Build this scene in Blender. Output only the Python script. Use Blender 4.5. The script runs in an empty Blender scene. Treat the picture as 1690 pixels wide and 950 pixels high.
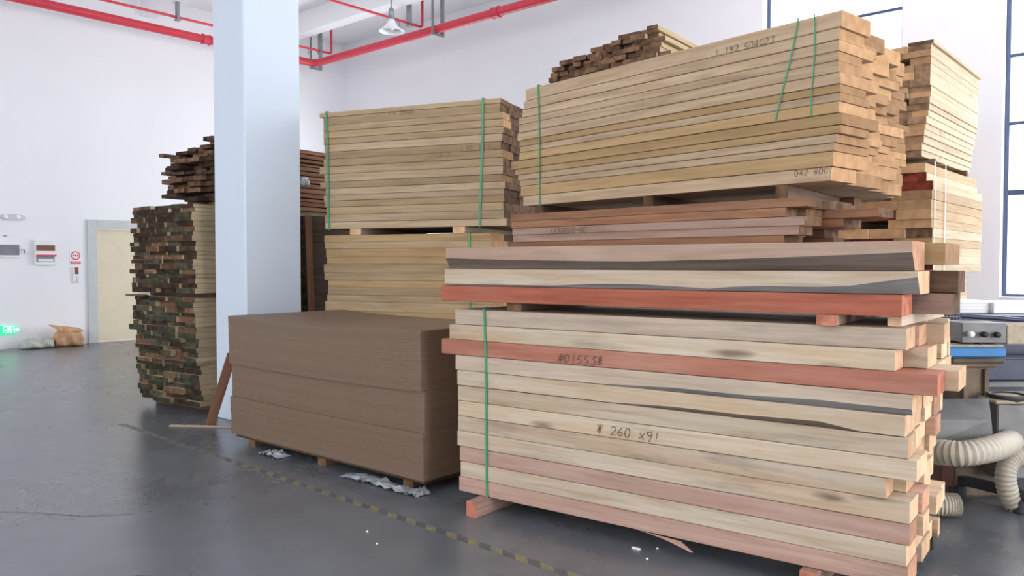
import bpy, math, random
from mathutils import Vector, Matrix
random.seed(7)
SC = bpy.context.scene
COL = SC.collection
PI = math.pi
R = math.radians

# ------------------------------------------------------------------ camera
F = 1320.0; CX = 845.0; CY = 475.0; CAMH = 1.55
YAW = R(41.5); PITCH = R(1.74)
cam = bpy.data.objects.new('camera', bpy.data.cameras.new('camera'))
COL.objects.link(cam)
cam.location = (0, 0, CAMH)
cam.rotation_euler = (PI/2 - PITCH, 0, YAW)
cam.data.sensor_width = 36
cam.data.lens = F/1690*36
cam.data.clip_end = 200
SC.camera = cam

# ------------------------------------------------------------------ world, sun-less sky, exposure
world = bpy.data.worlds.new('sky'); SC.world = world
world.use_nodes = True
bg = world.node_tree.nodes['Background']
bg.inputs[0].default_value = (0.93, 0.97, 1.0, 1)
bg.inputs[1].default_value = 2.2
SC.view_settings.view_transform = 'Standard'
SC.view_settings.look = 'None'
SC.view_settings.exposure = 0.64
SC.view_settings.gamma = 1.0
SC.view_settings.use_curve_mapping = False
try:
    SC.cycles.use_denoising = True
    SC.cycles.max_bounces = 7
    SC.cycles.diffuse_bounces = 5
    SC.cycles.sample_clamp_indirect = 8
except Exception:
    pass

# daylight through the back windows and through openings added out of view (area lamps the size of the opening, outside the glass)
def daylight(name, loc, rot, sx, sz, power, col=(0.90, 0.95, 1.0)):
    l = bpy.data.lights.new(name, 'AREA')
    l.shape = 'RECTANGLE'; l.size = sx; l.size_y = sz; l.energy = power; l.color = col
    o = bpy.data.objects.new(name, l); COL.objects.link(o)
    o.location = loc; o.rotation_euler = rot
    return o

XL, YB, XR, YF, ZC = -16.5, 12.3, 9.0, -6.5, 7.0      # left wall, back wall, right wall, front wall, ceiling
BACK_WIN = [(-5.54, -3.46), (-2.20, -0.12), (1.14, 3.22), (4.5, 6.6)]
ADDED_FRONT_WIN = [(-15.6, -13.2), (-12.0, -9.6), (-8.4, -6.0), (-4.8, -2.4), (-1.2, 1.2), (2.4, 4.8)]  # unseen front windows, added to bring in daylight
ZS, ZT = 1.09, 6.16
for i, (a, b) in enumerate(BACK_WIN):
    daylight('window_daylight', ((a+b)/2, YB+0.6, (ZS+ZT)/2), (R(-90), 0, 0), b-a, ZT-ZS, 190)
for i, (a, b) in enumerate(ADDED_FRONT_WIN):  # lamps of the added front windows, light the front faces
    daylight('window_daylight', ((a+b)/2, YF-0.45, (ZS+ZT)/2), (R(90), 0, 0), b-a, ZT-ZS,
             [45, 40, 45, 62, 70, 70][i], (0.93, 0.95, 1.0))
daylight('added_doorway_daylight', (XR+0.5, 3.5, 2.6), (R(90), 0, R(90)), 5.0, 4.6, 470, (0.95, 0.96, 1.0))  # unseen right doorway, added to light the right-facing sides
daylight('added_doorway_daylight', (-12.8, YB+0.6, 2.1), (R(-90), 0, 0), 3.2, 4.1, 150, (0.92, 0.95, 1.0))  # unseen back doorway behind the stacks, added to light the left floor

# ------------------------------------------------------------------ pixel to place helpers (used to measure positions)
RX = Vector((math.cos(YAW), math.sin(YAW), 0))
FX = Vector((-math.sin(YAW), math.cos(YAW), 0))
UP = Vector((0, 0, 1))
CAMP = Vector((0, 0, CAMH))
def ray(px, py):
    a = (px-CX)/F; b = (CY-py)/F
    return FX*(math.cos(PITCH)+b*math.sin(PITCH)) + RX*a + UP*(-math.sin(PITCH)+b*math.cos(PITCH))
def pt(px, py, d):
    r = ray(px, py); return CAMP + r*(d/r.dot(FX))
def hx(px, py, x0): r = ray(px, py); return CAMP + r*(x0/r.x)
def hy(px, py, y0): r = ray(px, py); return CAMP + r*(y0/r.y)
def hz(px, py, z0): r = ray(px, py); return CAMP + r*((z0-CAMH)/r.z)
def C2W(X, Z, z=0.0):
    v = RX*X + FX*Z; v.z = z; return v

# ------------------------------------------------------------------ materials
def srgb(r, g, b):
    f = lambda c: (c/255/12.92) if c/255 <= 0.04045 else ((c/255+0.055)/1.055)**2.4
    return (f(r), f(g), f(b), 1)
def newmat(name):
    m = bpy.data.materials.new(name); m.use_nodes = True
    nt = m.node_tree
    return m, nt, nt.nodes, nt.links, nt.nodes['Principled BSDF']
def N(nodes, t, **k):
    n = nodes.new(t)
    for a, v in k.items(): setattr(n, a, v)
    return n
def ramp(nodes, p0, c0, p1, c1):
    r = nodes.new('ShaderNodeValToRGB')
    r.color_ramp.elements[0].position = p0; r.color_ramp.elements[0].color = c0
    r.color_ramp.elements[1].position = p1; r.color_ramp.elements[1].color = c1
    return r
def mix(nodes, links, fac, a, b):
    m = nodes.new('ShaderNodeMix'); m.data_type = 'RGBA'
    for s, v in ((0, fac), (6, a), (7, b)):
        if hasattr(v, 'is_output'): links.new(v, m.inputs[s])
        else: m.inputs[s].default_value = v
    return m.outputs[2]
def mth(nodes, links, op, a, b=None):
    m = nodes.new('ShaderNodeMath'); m.operation = op
    for s, v in ((0, a), (1, b)):
        if v is None: continue
        if hasattr(v, 'is_output'): links.new(v, m.inputs[s])
        else: m.inputs[s].default_value = v
    return m.outputs[0]

def plain(name, col, rough=0.6, metal=0.0, var=0.10, scale=6.0, bump=0.0, spec=None):
    m, nt, nd, lk, b = newmat(name)
    tc = N(nd, 'ShaderNodeTexCoord')
    no = N(nd, 'ShaderNodeTexNoise'); no.inputs['Scale'].default_value = scale; no.inputs['Detail'].default_value = 5
    lk.new(tc.outputs['Object'], no.inputs['Vector'])
    d = tuple(c*(1-var*1.6) for c in col[:3])+(1,); e = tuple(min(1, c*(1+var*0.8)) for c in col[:3])+(1,)
    r = ramp(nd, 0.3, d, 0.7, e)
    lk.new(no.outputs['Fac'], r.inputs['Fac']); lk.new(r.outputs['Color'], b.inputs['Base Color'])
    b.inputs['Roughness'].default_value = rough; b.inputs['Metallic'].default_value = metal
    if spec is not None: b.inputs['Specular IOR Level'].default_value = spec
    if bump:
        bp = N(nd, 'ShaderNodeBump'); bp.inputs['Strength'].default_value = bump; bp.inputs['Distance'].default_value = 0.01
        lk.new(no.outputs['Fac'], bp.inputs['Height']); lk.new(bp.outputs['Normal'], b.inputs['Normal'])
    return m

def objcoord(nd, lk, scale):
    tc = N(nd, 'ShaderNodeTexCoord'); oi = N(nd, 'ShaderNodeObjectInfo')
    k = mth(nd, lk, 'MULTIPLY', oi.outputs['Random'], 53.0)
    cb = N(nd, 'ShaderNodeCombineXYZ')
    for i in range(3): lk.new(k, cb.inputs[i])
    ad = N(nd, 'ShaderNodeVectorMath', operation='ADD')
    lk.new(tc.outputs['Object'], ad.inputs[0]); lk.new(cb.outputs[0], ad.inputs[1])
    outs = []
    for s in scale:
        mp = N(nd, 'ShaderNodeVectorMath', operation='MULTIPLY')
        lk.new(ad.outputs[0], mp.inputs[0]); mp.inputs[1].default_value = s
        outs.append(mp.outputs[0])
    return outs, oi

def ds(c, k=0.92, g=0.72):
    if c is None: return None
    l = 0.3*c[0]+0.59*c[1]+0.11*c[2]
    return tuple((l+(x-l)*k)*g for x in c[:3])+(1,)
def wood(name, base, grain, stain, stain_amt=0.35, knots=0.5, rough=0.75, orange=None, mottle=0.19):
    base, grain, stain, orange = ds(base), ds(grain), ds(stain), ds(orange)
    m, nt, nd, lk, b = newmat(name)
    (g, p, kn, fine), oi = objcoord(nd, lk, [(0.9, 14, 14), (0.8, 3.2, 5.0), (1.7, 7.0, 7.0), (3.0, 70, 70)])
    n1 = N(nd, 'ShaderNodeTexNoise'); n1.inputs['Scale'].default_value = 1.6; n1.inputs['Detail'].default_value = 6; n1.inputs['Distortion'].default_value = 0.6
    lk.new(g, n1.inputs['Vector'])
    r1 = ramp(nd, 0.38, (0, 0, 0, 1), 0.68, (1, 1, 1, 1)); lk.new(n1.outputs['Fac'], r1.inputs['Fac'])
    c = mix(nd, lk, mth(nd, lk, 'MULTIPLY', r1.outputs['Color'], 0.8), base, grain)
    if orange:
        n4 = N(nd, 'ShaderNodeTexNoise'); n4.inputs['Scale'].default_value = 0.9; n4.inputs['Detail'].default_value = 2
        lk.new(p, n4.inputs['Vector'])
        r4 = ramp(nd, 0.50, (0, 0, 0, 1), 0.66, (1, 1, 1, 1)); lk.new(n4.outputs['Fac'], r4.inputs['Fac'])
        c = mix(nd, lk, mth(nd, lk, 'MULTIPLY', r4.outputs['Color'], 0.6), c, orange)
    n2 = N(nd, 'ShaderNodeTexNoise'); n2.inputs['Scale'].default_value = 1.5; n2.inputs['Detail'].default_value = 7; n2.inputs['Roughness'].default_value = 0.65
    lk.new(p, n2.inputs['Vector'])
    r2 = ramp(nd, 0.52, (0, 0, 0, 1), 0.72, (1, 1, 1, 1)); lk.new(n2.outputs['Fac'], r2.inputs['Fac'])
    c = mix(nd, lk, mth(nd, lk, 'MULTIPLY', r2.outputs['Color'], stain_amt), c, stain)
    if knots:
        v = N(nd, 'ShaderNodeTexVoronoi'); v.inputs['Scale'].default_value = 1.0
        n3 = N(nd, 'ShaderNodeTexNoise'); n3.inputs['Scale'].default_value = 2.5
        lk.new(kn, n3.inputs['Vector'])
        wv = mix(nd, lk, 0.25, kn, n3.outputs['Color'])
        lk.new(wv, v.inputs['Vector'])
        r3 = ramp(nd, 0.05, (1, 1, 1, 1), 0.17, (0, 0, 0, 1)); lk.new(v.outputs['Distance'], r3.inputs['Fac'])
        c = mix(nd, lk, mth(nd, lk, 'MULTIPLY', r3.outputs['Color'], knots), c, tuple(x*0.42 for x in grain[:3])+(1,))
    n5 = N(nd, 'ShaderNodeTexNoise'); n5.inputs['Scale'].default_value = 1.0; n5.inputs['Detail'].default_value = 4
    lk.new(fine, n5.inputs['Vector'])
    vv = mth(nd, lk, 'ADD', mth(nd, lk, 'MULTIPLY', n5.outputs['Fac'], mottle*2), 1-mottle)
    rr = mth(nd, lk, 'ADD', mth(nd, lk, 'MULTIPLY', oi.outputs['Random'], 0.26), 0.85)
    hs = N(nd, 'ShaderNodeHueSaturation')
    lk.new(mth(nd, lk, 'MULTIPLY', vv, rr), hs.inputs['Value']); lk.new(c, hs.inputs['Color'])
    lk.new(hs.outputs[0], b.inputs['Base Color'])
    b.inputs['Roughness'].default_value = rough
    b.inputs['Specular IOR Level'].default_value = 0.2
    bp = N(nd, 'ShaderNodeBump'); bp.inputs['Strength'].default_value = 0.25; bp.inputs['Distance'].default_value = 0.004
    lk.new(n5.outputs['Fac'], bp.inputs['Height']); lk.new(bp.outputs['Normal'], b.inputs['Normal'])
    return m

def endgrain(name, c0, c1):
    m, nt, nd, lk, b = newmat(name)
    (p, q), oi = objcoord(nd, lk, [(6, 9, 9), (1, 1, 1)])
    n = N(nd, 'ShaderNodeTexNoise'); n.inputs['Scale'].default_value = 1.6; n.inputs['Detail'].default_value = 6
    lk.new(p, n.inputs['Vector'])
    r = ramp(nd, 0.34, c0, 0.66, c1); lk.new(n.outputs['Fac'], r.inputs['Fac'])
    hs = N(nd, 'ShaderNodeHueSaturation')
    lk.new(mth(nd, lk, 'ADD', mth(nd, lk, 'MULTIPLY', oi.outputs['Random'], 0.55), 0.70), hs.inputs['Value'])
    lk.new(r.outputs['Color'], hs.inputs['Color']); lk.new(hs.outputs[0], b.inputs['Base Color'])
    b.inputs['Roughness'].default_value = 0.9; b.inputs['Specular IOR Level'].default_value = 0.1
    return m

M = {}
S = srgb
M['pale'] = wood('pale sawn timber', S(234, 214, 188), S(206, 176, 142), S(136, 124, 114), 0.62, 0.9, orange=S(226, 188, 150))
M['cream'] = wood('cream sawn timber', S(238, 218, 190), S(216, 184, 146), S(142, 126, 110), 0.5, 0.9, orange=S(232, 192, 144))
M['greyish'] = wood('greyish pink timber', S(232, 208, 182), S(206, 180, 154), S(150, 142, 142), 0.5, 0.5)
M['topslab'] = wood('pinkish slab face', S(212, 180, 156), S(190, 154, 130), S(176, 150, 138), 0.4, 0.5)
M['pink'] = wood('pink sawn timber', S(226, 186, 166), S(206, 156, 132), S(160, 126, 104), 0.5, 0.9)
M['red'] = wood('red brown timber', S(192, 108, 80), S(166, 82, 56), S(196, 134, 112), 0.5, 0.35)
M['rosy'] = wood('rosy timber', S(208, 136, 110), S(186, 116, 92), S(218, 166, 142), 0.5, 0.35)
M['tan'] = wood('tan sawn board', S(222, 192, 156), S(192, 158, 120), S(146, 128, 106), 0.40, 0.3, mottle=0.15)
M['honey'] = wood('honey sawn board', S(212, 176, 124), S(188, 148, 96), S(146, 124, 96), 0.35, 0.3, mottle=0.15)
M['yellowtan'] = wood('yellow tan board', S(210, 180, 138), S(184, 150, 108), S(146, 130, 98), 0.4, 0.3)
M['mauve'] = wood('mauve brown board', S(190, 158, 140), S(160, 122, 104), S(134, 112, 106), 0.45, 0.2)
M['rust'] = wood('rusty brown board', S(182, 132, 98), S(152, 98, 68), S(130, 106, 94), 0.45, 0.2)
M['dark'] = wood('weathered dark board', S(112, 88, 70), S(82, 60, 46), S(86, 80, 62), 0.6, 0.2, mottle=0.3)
M['moss'] = wood('grey green weathered board', S(104, 96, 78), S(74, 68, 54), S(84, 88, 70), 0.6, 0.2, mottle=0.3)
M['moss_f'] = M['moss']
M['brown'] = wood('brown rough board', S(136, 104, 82), S(100, 72, 56), S(170, 154, 142), 0.35, 0.2, mottle=0.3)
M['blond'] = wood('blond sawn board', S(228, 204, 164), S(208, 178, 132), S(190, 168, 136), 0.3, 0.4)  # blond face wood of the window-side and dark-ended boards
M['bark'] = wood('grey waney bark', S(150, 130, 118), S(118, 100, 90), S(134, 124, 118), 0.5, 0.0, mottle=0.35)
M['bluebark'] = wood('blue grey waney edge', S(168, 162, 160), S(130, 126, 126), S(118, 118, 124), 0.5, 0.0, mottle=0.35)
M['e_pale'] = endgrain('end of pale timber', S(204, 164, 128), S(226, 190, 154))
M['e_pink'] = endgrain('end of pink timber', S(180, 134, 106), S(200, 156, 126))
M['e_red'] = endgrain('end of red timber', S(150, 92, 74), S(196, 128, 104))
M['e_tan'] = endgrain('end of tan board', S(164, 126, 92), S(184, 146, 108))
M['e_brown'] = endgrain('end of brown board', S(84, 64, 50), S(128, 98, 76))
M['e_mid'] = endgrain('end of tan brown board', S(120, 94, 74), S(160, 128, 100))
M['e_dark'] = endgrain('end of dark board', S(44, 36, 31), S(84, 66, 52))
M['e_moss'] = endgrain('end of mossy board', S(46, 46, 38), S(84, 82, 66))
M['e_maroon'] = endgrain('end of maroon board', S(96, 40, 34), S(140, 66, 52))
M['strap'] = plain('green plastic strap', S(58, 148, 104), 0.4, var=0.08)
M['wstrap'] = plain('white plastic strap', S(236, 238, 232), 0.4, var=0.04)
M['ink'] = plain('dark marker ink', S(96, 80, 68), 0.8, var=0.05)
M['mdf'] = None
m, nt, nd, lk, b = newmat('brown fibreboard')
(q, q2), oi = objcoord(nd, lk, [(30, 30, 30), (2.2, 2.2, 5)])
n = N(nd, 'ShaderNodeTexNoise'); n.inputs['Scale'].default_value = 3; n.inputs['Detail'].default_value = 5; lk.new(q, n.inputs['Vector'])
r = ramp(nd, 0.3, S(112, 91, 73), 0.7, S(124, 102, 83)); lk.new(n.outputs['Fac'], r.inputs['Fac'])
hs = N(nd, 'ShaderNodeHueSaturation'); lk.new(r.outputs[0], hs.inputs['Color'])
lk.new(mth(nd, lk, 'ADD', mth(nd, lk, 'MULTIPLY', oi.outputs['Random'], 0.10), 0.94), hs.inputs['Value'])
lk.new(hs.outputs[0], b.inputs['Base Color']); b.inputs['Roughness'].default_value = 0.55
b.inputs['Specular IOR Level'].default_value = 0.35
M['mdf'] = m

# walls
def wallmat(name, col, rough=0.85):
    m, nt, nd, lk, b = newmat(name)
    tc = N(nd, 'ShaderNodeTexCoord')
    n = N(nd, 'ShaderNodeTexNoise'); n.inputs['Scale'].default_value = 0.6; n.inputs['Detail'].default_value = 4
    lk.new(tc.outputs['Object'], n.inputs['Vector'])
    r = ramp(nd, 0.3, tuple(c*0.965 for c in col[:3])+(1,), 0.7, col); lk.new(n.outputs['Fac'], r.inputs['Fac'])
    lk.new(r.outputs[0], b.inputs['Base Color']); b.inputs['Roughness'].default_value = rough
    n2 = N(nd, 'ShaderNodeTexNoise'); n2.inputs['Scale'].default_value = 90
    lk.new(tc.outputs['Object'], n2.inputs['Vector'])
    bp = N(nd, 'ShaderNodeBump'); bp.inputs['Strength'].default_value = 0.05; bp.inputs['Distance'].default_value = 0.003
    lk.new(n2.outputs['Fac'], bp.inputs['Height']); lk.new(bp.outputs[0], b.inputs['Normal'])
    return m
M['wall'] = wallmat('white painted plaster', S(240, 240, 243))
M['ceil'] = wallmat('white painted ceiling', S(240, 240, 242))
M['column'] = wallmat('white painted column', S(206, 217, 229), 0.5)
# floor
m, nt, nd, lk, b = newmat('worn grey concrete floor')
tc = N(nd, 'ShaderNodeTexCoord')
n1 = N(nd, 'ShaderNodeTexNoise'); n1.inputs['Scale'].default_value = 0.7; n1.inputs['Detail'].default_value = 8; n1.inputs['Roughness'].default_value = 0.6
n2 = N(nd, 'ShaderNodeTexNoise'); n2.inputs['Scale'].default_value = 60; n2.inputs['Detail'].default_value = 3
n3 = N(nd, 'ShaderNodeTexNoise'); n3.inputs['Scale'].default_value = 3.5; n3.inputs['Detail'].default_value = 8
for n in (n1, n2, n3): lk.new(tc.outputs['Object'], n.inputs['Vector'])
r1 = ramp(nd, 0.35, S(82, 86, 93), 0.68, S(108, 112, 119)); lk.new(n1.outputs['Fac'], r1.inputs['Fac'])
r3 = ramp(nd, 0.40, S(86, 89, 93), 0.75, S(126, 129, 133)); lk.new(n3.outputs['Fac'], r3.inputs['Fac'])
c = mix(nd, lk, 0.35, r1.outputs[0], r3.outputs[0])
r2 = ramp(nd, 0.3, S(86, 88, 92), 0.7, S(124, 126, 128)); lk.new(n2.outputs['Fac'], r2.inputs['Fac'])
c = mix(nd, lk, 0.18, c, r2.outputs[0])
lk.new(c, b.inputs['Base Color'])
rr = ramp(nd, 0.3, (0.25, 0.25, 0.25, 1), 0.7, (0.31, 0.31, 0.31, 1)); lk.new(n1.outputs['Fac'], rr.inputs['Fac'])
lk.new(rr.outputs[0], b.inputs['Roughness'])
b.inputs['Specular IOR Level'].default_value = 1.0
M['floor'] = m
M['winframe'] = plain('blue grey aluminium frame', S(62, 78, 106), 0.4, 0.1, var=0.03)
m, nt, nd, lk, b = newmat('clear window glass')
tr = N(nd, 'ShaderNodeBsdfTransparent'); gl = N(nd, 'ShaderNodeBsdfGlossy'); gl.inputs['Roughness'].default_value = 0.02
ms = N(nd, 'ShaderNodeMixShader'); ms.inputs[0].default_value = 0.06
lk.new(tr.outputs[0], ms.inputs[1]); lk.new(gl.outputs[0], ms.inputs[2])
lk.new(ms.outputs[0], nd['Material Output'].inputs['Surface'])
M['glass'] = m
M['redpaint'] = plain('red pipe paint', S(212, 62, 78), 0.4, var=0.05)
M['galv'] = plain('galvanised steel', S(150, 152, 156), 0.45, 0.5, var=0.08)
M['lampwhite'] = plain('white enamel', S(238, 240, 242), 0.35, var=0.02)
M['lampglass'] = plain('frosted lamp glass', S(250, 250, 250), 0.2, var=0.01)
M['greymetal'] = plain('grey sheet metal', S(118, 117, 116), 0.5, 0.2, var=0.12, scale=9)
M['darkmetal'] = plain('dark machine casting', S(62, 62, 66), 0.55, 0.2, var=0.25)
M['navy'] = plain('navy machine enamel', S(44, 52, 74), 0.45, 0.1, var=0.2, scale=10)
M['blue'] = plain('blue painted steel', S(22, 110, 168), 0.45, 0.0, var=0.12)
M['dust'] = plain('sawdust and lit side', S(172, 158, 138), 0.95, var=0.12, scale=20)  # loose sawdust, and the painted window-lit side of the control box
M['hose'] = plain('cream plastic duct', S(180, 170, 154), 0.55, var=0.06)
M['doorframe'] = plain('grey door casing', S(196, 200, 200), 0.5, var=0.03)
M['doorleaf'] = plain('beige door leaf', S(224, 212, 184), 0.5, var=0.03)
M['ivory'] = plain('ivory plastic', S(236, 236, 238), 0.45, var=0.02)
M['paleplastic'] = plain('pale grey plastic', S(206, 206, 212), 0.5, var=0.02)
M['brownglass'] = plain('brown tinted window', S(120, 74, 48), 0.3, var=0.08)
M['greyscreen'] = plain('grey louvre', S(140, 142, 148), 0.5, var=0.1)
M['signred'] = plain('sign red', S(214, 58, 84), 0.5, var=0.03)
M['greybag'] = plain('grey woven sack', S(196, 200, 190), 0.7, var=0.15, scale=8, bump=0.4)
M['brownbag'] = plain('brown paper sack', S(206, 160, 120), 0.75, var=0.15, scale=8, bump=0.4)
M['film'] = plain('clear plastic film scrap', S(160, 164, 168), 0.25, var=0.15, scale=15)
M['white'] = plain('white foam', S(240, 240, 240), 0.8, var=0.04)
M['castiron'] = plain('rusty cast pedestal', S(112, 96, 78), 0.7, 0.1, var=0.25)
M['rustmetal'] = plain('rusty red metal', S(112, 70, 58), 0.7, var=0.2)
M['black'] = plain('black rubber', S(28, 28, 30), 0.6, var=0.1)
m, nt, nd, lk, b = newmat('green lit sign')
b.inputs['Base Color'].default_value = S(40, 210, 140); b.inputs['Emission Color'].default_value = S(30, 215, 140)
b.inputs['Emission Strength'].default_value = 0.75
M['exit'] = m
m, nt, nd, lk, b = newmat('white lit pictogram')
b.inputs['Base Color'].default_value = S(230, 255, 240); b.inputs['Emission Color'].default_value = S(220, 255, 235)
b.inputs['Emission Strength'].default_value = 0.9
M['exitwhite'] = m
# faded hazard tape
m, nt, nd, lk, b = newmat('faded hazard tape')
tc = N(nd, 'ShaderNodeTexCoord'); sp = N(nd, 'ShaderNodeSeparateXYZ'); lk.new(tc.outputs['Object'], sp.inputs[0])
s = mth(nd, lk, 'ADD', mth(nd, lk, 'MULTIPLY', sp.outputs[0], 5.6), mth(nd, lk, 'MULTIPLY', sp.outputs[1], 5.6))
fr = mth(nd, lk, 'FRACT', s); gt = mth(nd, lk, 'GREATER_THAN', fr, 0.5)
c = mix(nd, lk, gt, S(142, 132, 88), S(76, 76, 80))
n = N(nd, 'ShaderNodeTexNoise'); n.inputs['Scale'].default_value = 16; n.inputs['Detail'].default_value = 6; lk.new(tc.outputs['Object'], n.inputs['Vector'])
r = ramp(nd, 0.38, (0, 0, 0, 1), 0.60, (1, 1, 1, 1)); lk.new(n.outputs['Fac'], r.inputs['Fac'])
n = N(nd, 'ShaderNodeTexNoise'); n.inputs['Scale'].default_value = 0.5; lk.new(tc.outputs['Object'], n.inputs['Vector'])
far = N(nd, 'ShaderNodeMapRange'); lk.new(sp.outputs[0], far.inputs[0]); far.inputs[1].default_value = 0.0; far.inputs[2].default_value = 4.5
far.inputs[3].default_value = 0.35; far.inputs[4].default_value = 0.95
c = mix(nd, lk, mth(nd, lk, 'MULTIPLY', mth(nd, lk, 'SUBTRACT', 1.0, mth(nd, lk, 'MULTIPLY', r.outputs[0], 0.6)), far.outputs[0]), S(96, 99, 103), c)
lk.new(c, b.inputs['Base Color']); b.inputs['Roughness'].default_value = 0.45
M['tape'] = m

# ------------------------------------------------------------------ mesh builder
class MB:
    def __init__(s): s.v = []; s.f = []; s.m = []; s.sm = []
    def add(s, vs, fs, mi=0, smooth=False):
        o = len(s.v); s.v += [tuple(p) for p in vs]
        for f in fs: s.f.append([o+i for i in f]); s.m.append(mi); s.sm.append(smooth)
    def box(s, c, d, mi=0, rot=None, ch=0.0):
        """box with chamfered edges"""
        x, y, z = d[0]/2, d[1]/2, d[2]/2
        ch = min(ch, x*0.6, y*0.6, z*0.6)
        if ch <= 0:
            vs = [Vector((i*x, j*y, k*z)) for i in (-1, 1) for j in (-1, 1) for k in (-1, 1)]
            fs = [(0, 1, 3, 2), (4, 6, 7, 5), (0, 4, 5, 1), (2, 3, 7, 6), (0, 2, 6, 4), (1, 5, 7, 3)]
        else:
            vs = []; idx = {}
            for i in (-1, 1):
                for j in (-1, 1):
                    for k in (-1, 1):
                        for a in range(3):
                            p = [i*(x-ch), j*(y-ch), k*(z-ch)]; p[a] = (i*x, j*y, k*z)[a]
                            idx[(i, j, k, a)] = len(vs); vs.append(Vector(p))
            g = lambda i, j, k, a: idx[(i, j, k, a)]
            fs = []
            for i in (-1, 1):
                q = [g(i, -1, -1, 0), g(i, 1, -1, 0), g(i, 1, 1, 0), g(i, -1, 1, 0)]; fs.append(q if i > 0 else q[::-1])
                q = [g(-1, i, -1, 1), g(-1, i, 1, 1), g(1, i, 1, 1), g(1, i, -1, 1)]; fs.append(q if i > 0 else q[::-1])
                q = [g(-1, -1, i, 2), g(1, -1, i, 2), g(1, 1, i, 2), g(-1, 1, i, 2)]; fs.append(q if i > 0 else q[::-1])
            for i in (-1, 1):
                for j in (-1, 1):
                    fs.append([g(i, j, -1, 0), g(i, j, 1, 0), g(i, j, 1, 1), g(i, j, -1, 1)][::(-1 if i*j > 0 else 1)])
                    fs.append([g(i, -1, j, 0), g(i, 1, j, 0), g(i, 1, j, 2), g(i, -1, j, 2)][::(1 if i*j > 0 else -1)])
                    fs.append([g(-1, i, j, 1), g(1, i, j, 1), g(1, i, j, 2), g(-1, i, j, 2)][::(-1 if i*j > 0 else 1)])
                    for k in (-1, 1): fs.append([g(i, j, k, 0), g(i, j, k, 1), g(i, j, k, 2)][::(1 if i*j*k > 0 else -1)])
        c = Vector(c)
        if rot is not None: vs = [rot @ p for p in vs]
        s.add([p+c for p in vs], fs, mi)
        return s
    def tube(s, pts, rad, n=12, mi=0, caps=True, smooth=True, rfun=None):
        pts = [Vector(p) for p in pts]; rings = []
        nrm = None
        for i, p in enumerate(pts):
            t = (pts[min(i+1, len(pts)-1)] - pts[max(i-1, 0)]).normalized()
            if nrm is None:
                a = Vector((0, 0, 1)) if abs(t.z) < 0.9 else Vector((1, 0, 0)); nrm = t.cross(a).normalized()
            nrm = (nrm - t*nrm.dot(t)).normalized(); bn = t.cross(nrm)
            r_ = rad if rfun is None else rfun(i)
            rings.append([p + (nrm*math.cos(2*PI*k/n) + bn*math.sin(2*PI*k/n))*r_ for k in range(n)])
        vs = [q for rg in rings for q in rg]; fs = []
        for i in range(len(pts)-1):
            for k in range(n):
                a = i*n+k; b_ = i*n+(k+1) % n; fs.append((a, b_, b_+n, a+n))
        s.add(vs, fs, mi, smooth)
        if caps:
            s.add(rings[0], [tuple(range(n))[::-1]], mi); s.add(rings[-1], [tuple(range(n))], mi)
        return s
    def lathe(s, prof, c, n=32, mi=0, smooth=True, axis=None):
        c = Vector(c); vs = []; fs = []
        for r_, z in prof:
            for k in range(n):
                p = Vector((r_*math.cos(2*PI*k/n), r_*math.sin(2*PI*k/n), z))
                if axis is not None: p = axis @ p
                vs.append(p+c)
        for i in range(len(prof)-1):
            for k in range(n):
                a = i*n+k; b_ = i*n+(k+1) % n; fs.append((a, b_, b_+n, a+n))
        s.add(vs, fs, mi, smooth); return s
    def prism(s, poly, d, mi=0):
        """poly: list of Vectors (planar), extruded by vector d"""
        n = len(poly); vs = [Vector(p) for p in poly] + [Vector(p)+Vector(d) for p in poly]
        fs = [tuple(range(n))[::-1], tuple(range(n, 2*n))] + [(i, (i+1) % n, (i+1) % n+n, i+n) for i in range(n)]
        s.add(vs, fs, mi); return s
    def build(s, name, mats, parent=None, origin=None):
        me = bpy.data.meshes.new(name)
        o_ = Vector(origin) if origin is not None else Vector((0, 0, 0))
        me.from_pydata([tuple(Vector(p)-o_) for p in s.v], [], s.f)
        if not isinstance(mats, (list, tuple)): mats = [mats]
        for m_ in mats: me.materials.append(m_)
        for p, mi, sm in zip(me.polygons, s.m, s.sm): p.material_index = mi; p.use_smooth = sm
        me.validate(); me.update()
        o = bpy.data.objects.new(name, me); COL.objects.link(o)
        o.location = o_
        if parent is not None:
            o.parent = parent
            if parent.type == 'EMPTY' or True:
                o.location = o_ - parent.location if parent.rotation_euler.z == 0 else o.location
        return o
def tag(o, label, cat, group=None, kind=None):
    o['label'] = label; o['category'] = cat
    if group: o['group'] = group
    if kind: o['kind'] = kind
    return o
def struct(o, label=None):
    o['kind'] = 'structure'
    if label: o['label'] = label
    return o
def empty(name, loc, label, cat, group=None):
    o = bpy.data.objects.new(name, None); COL.objects.link(o); o.location = loc; o.empty_display_size = 0.1
    return tag(o, label, cat, group)
ZR = lambda a: Matrix.Rotation(a, 3, 'Z')

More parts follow.
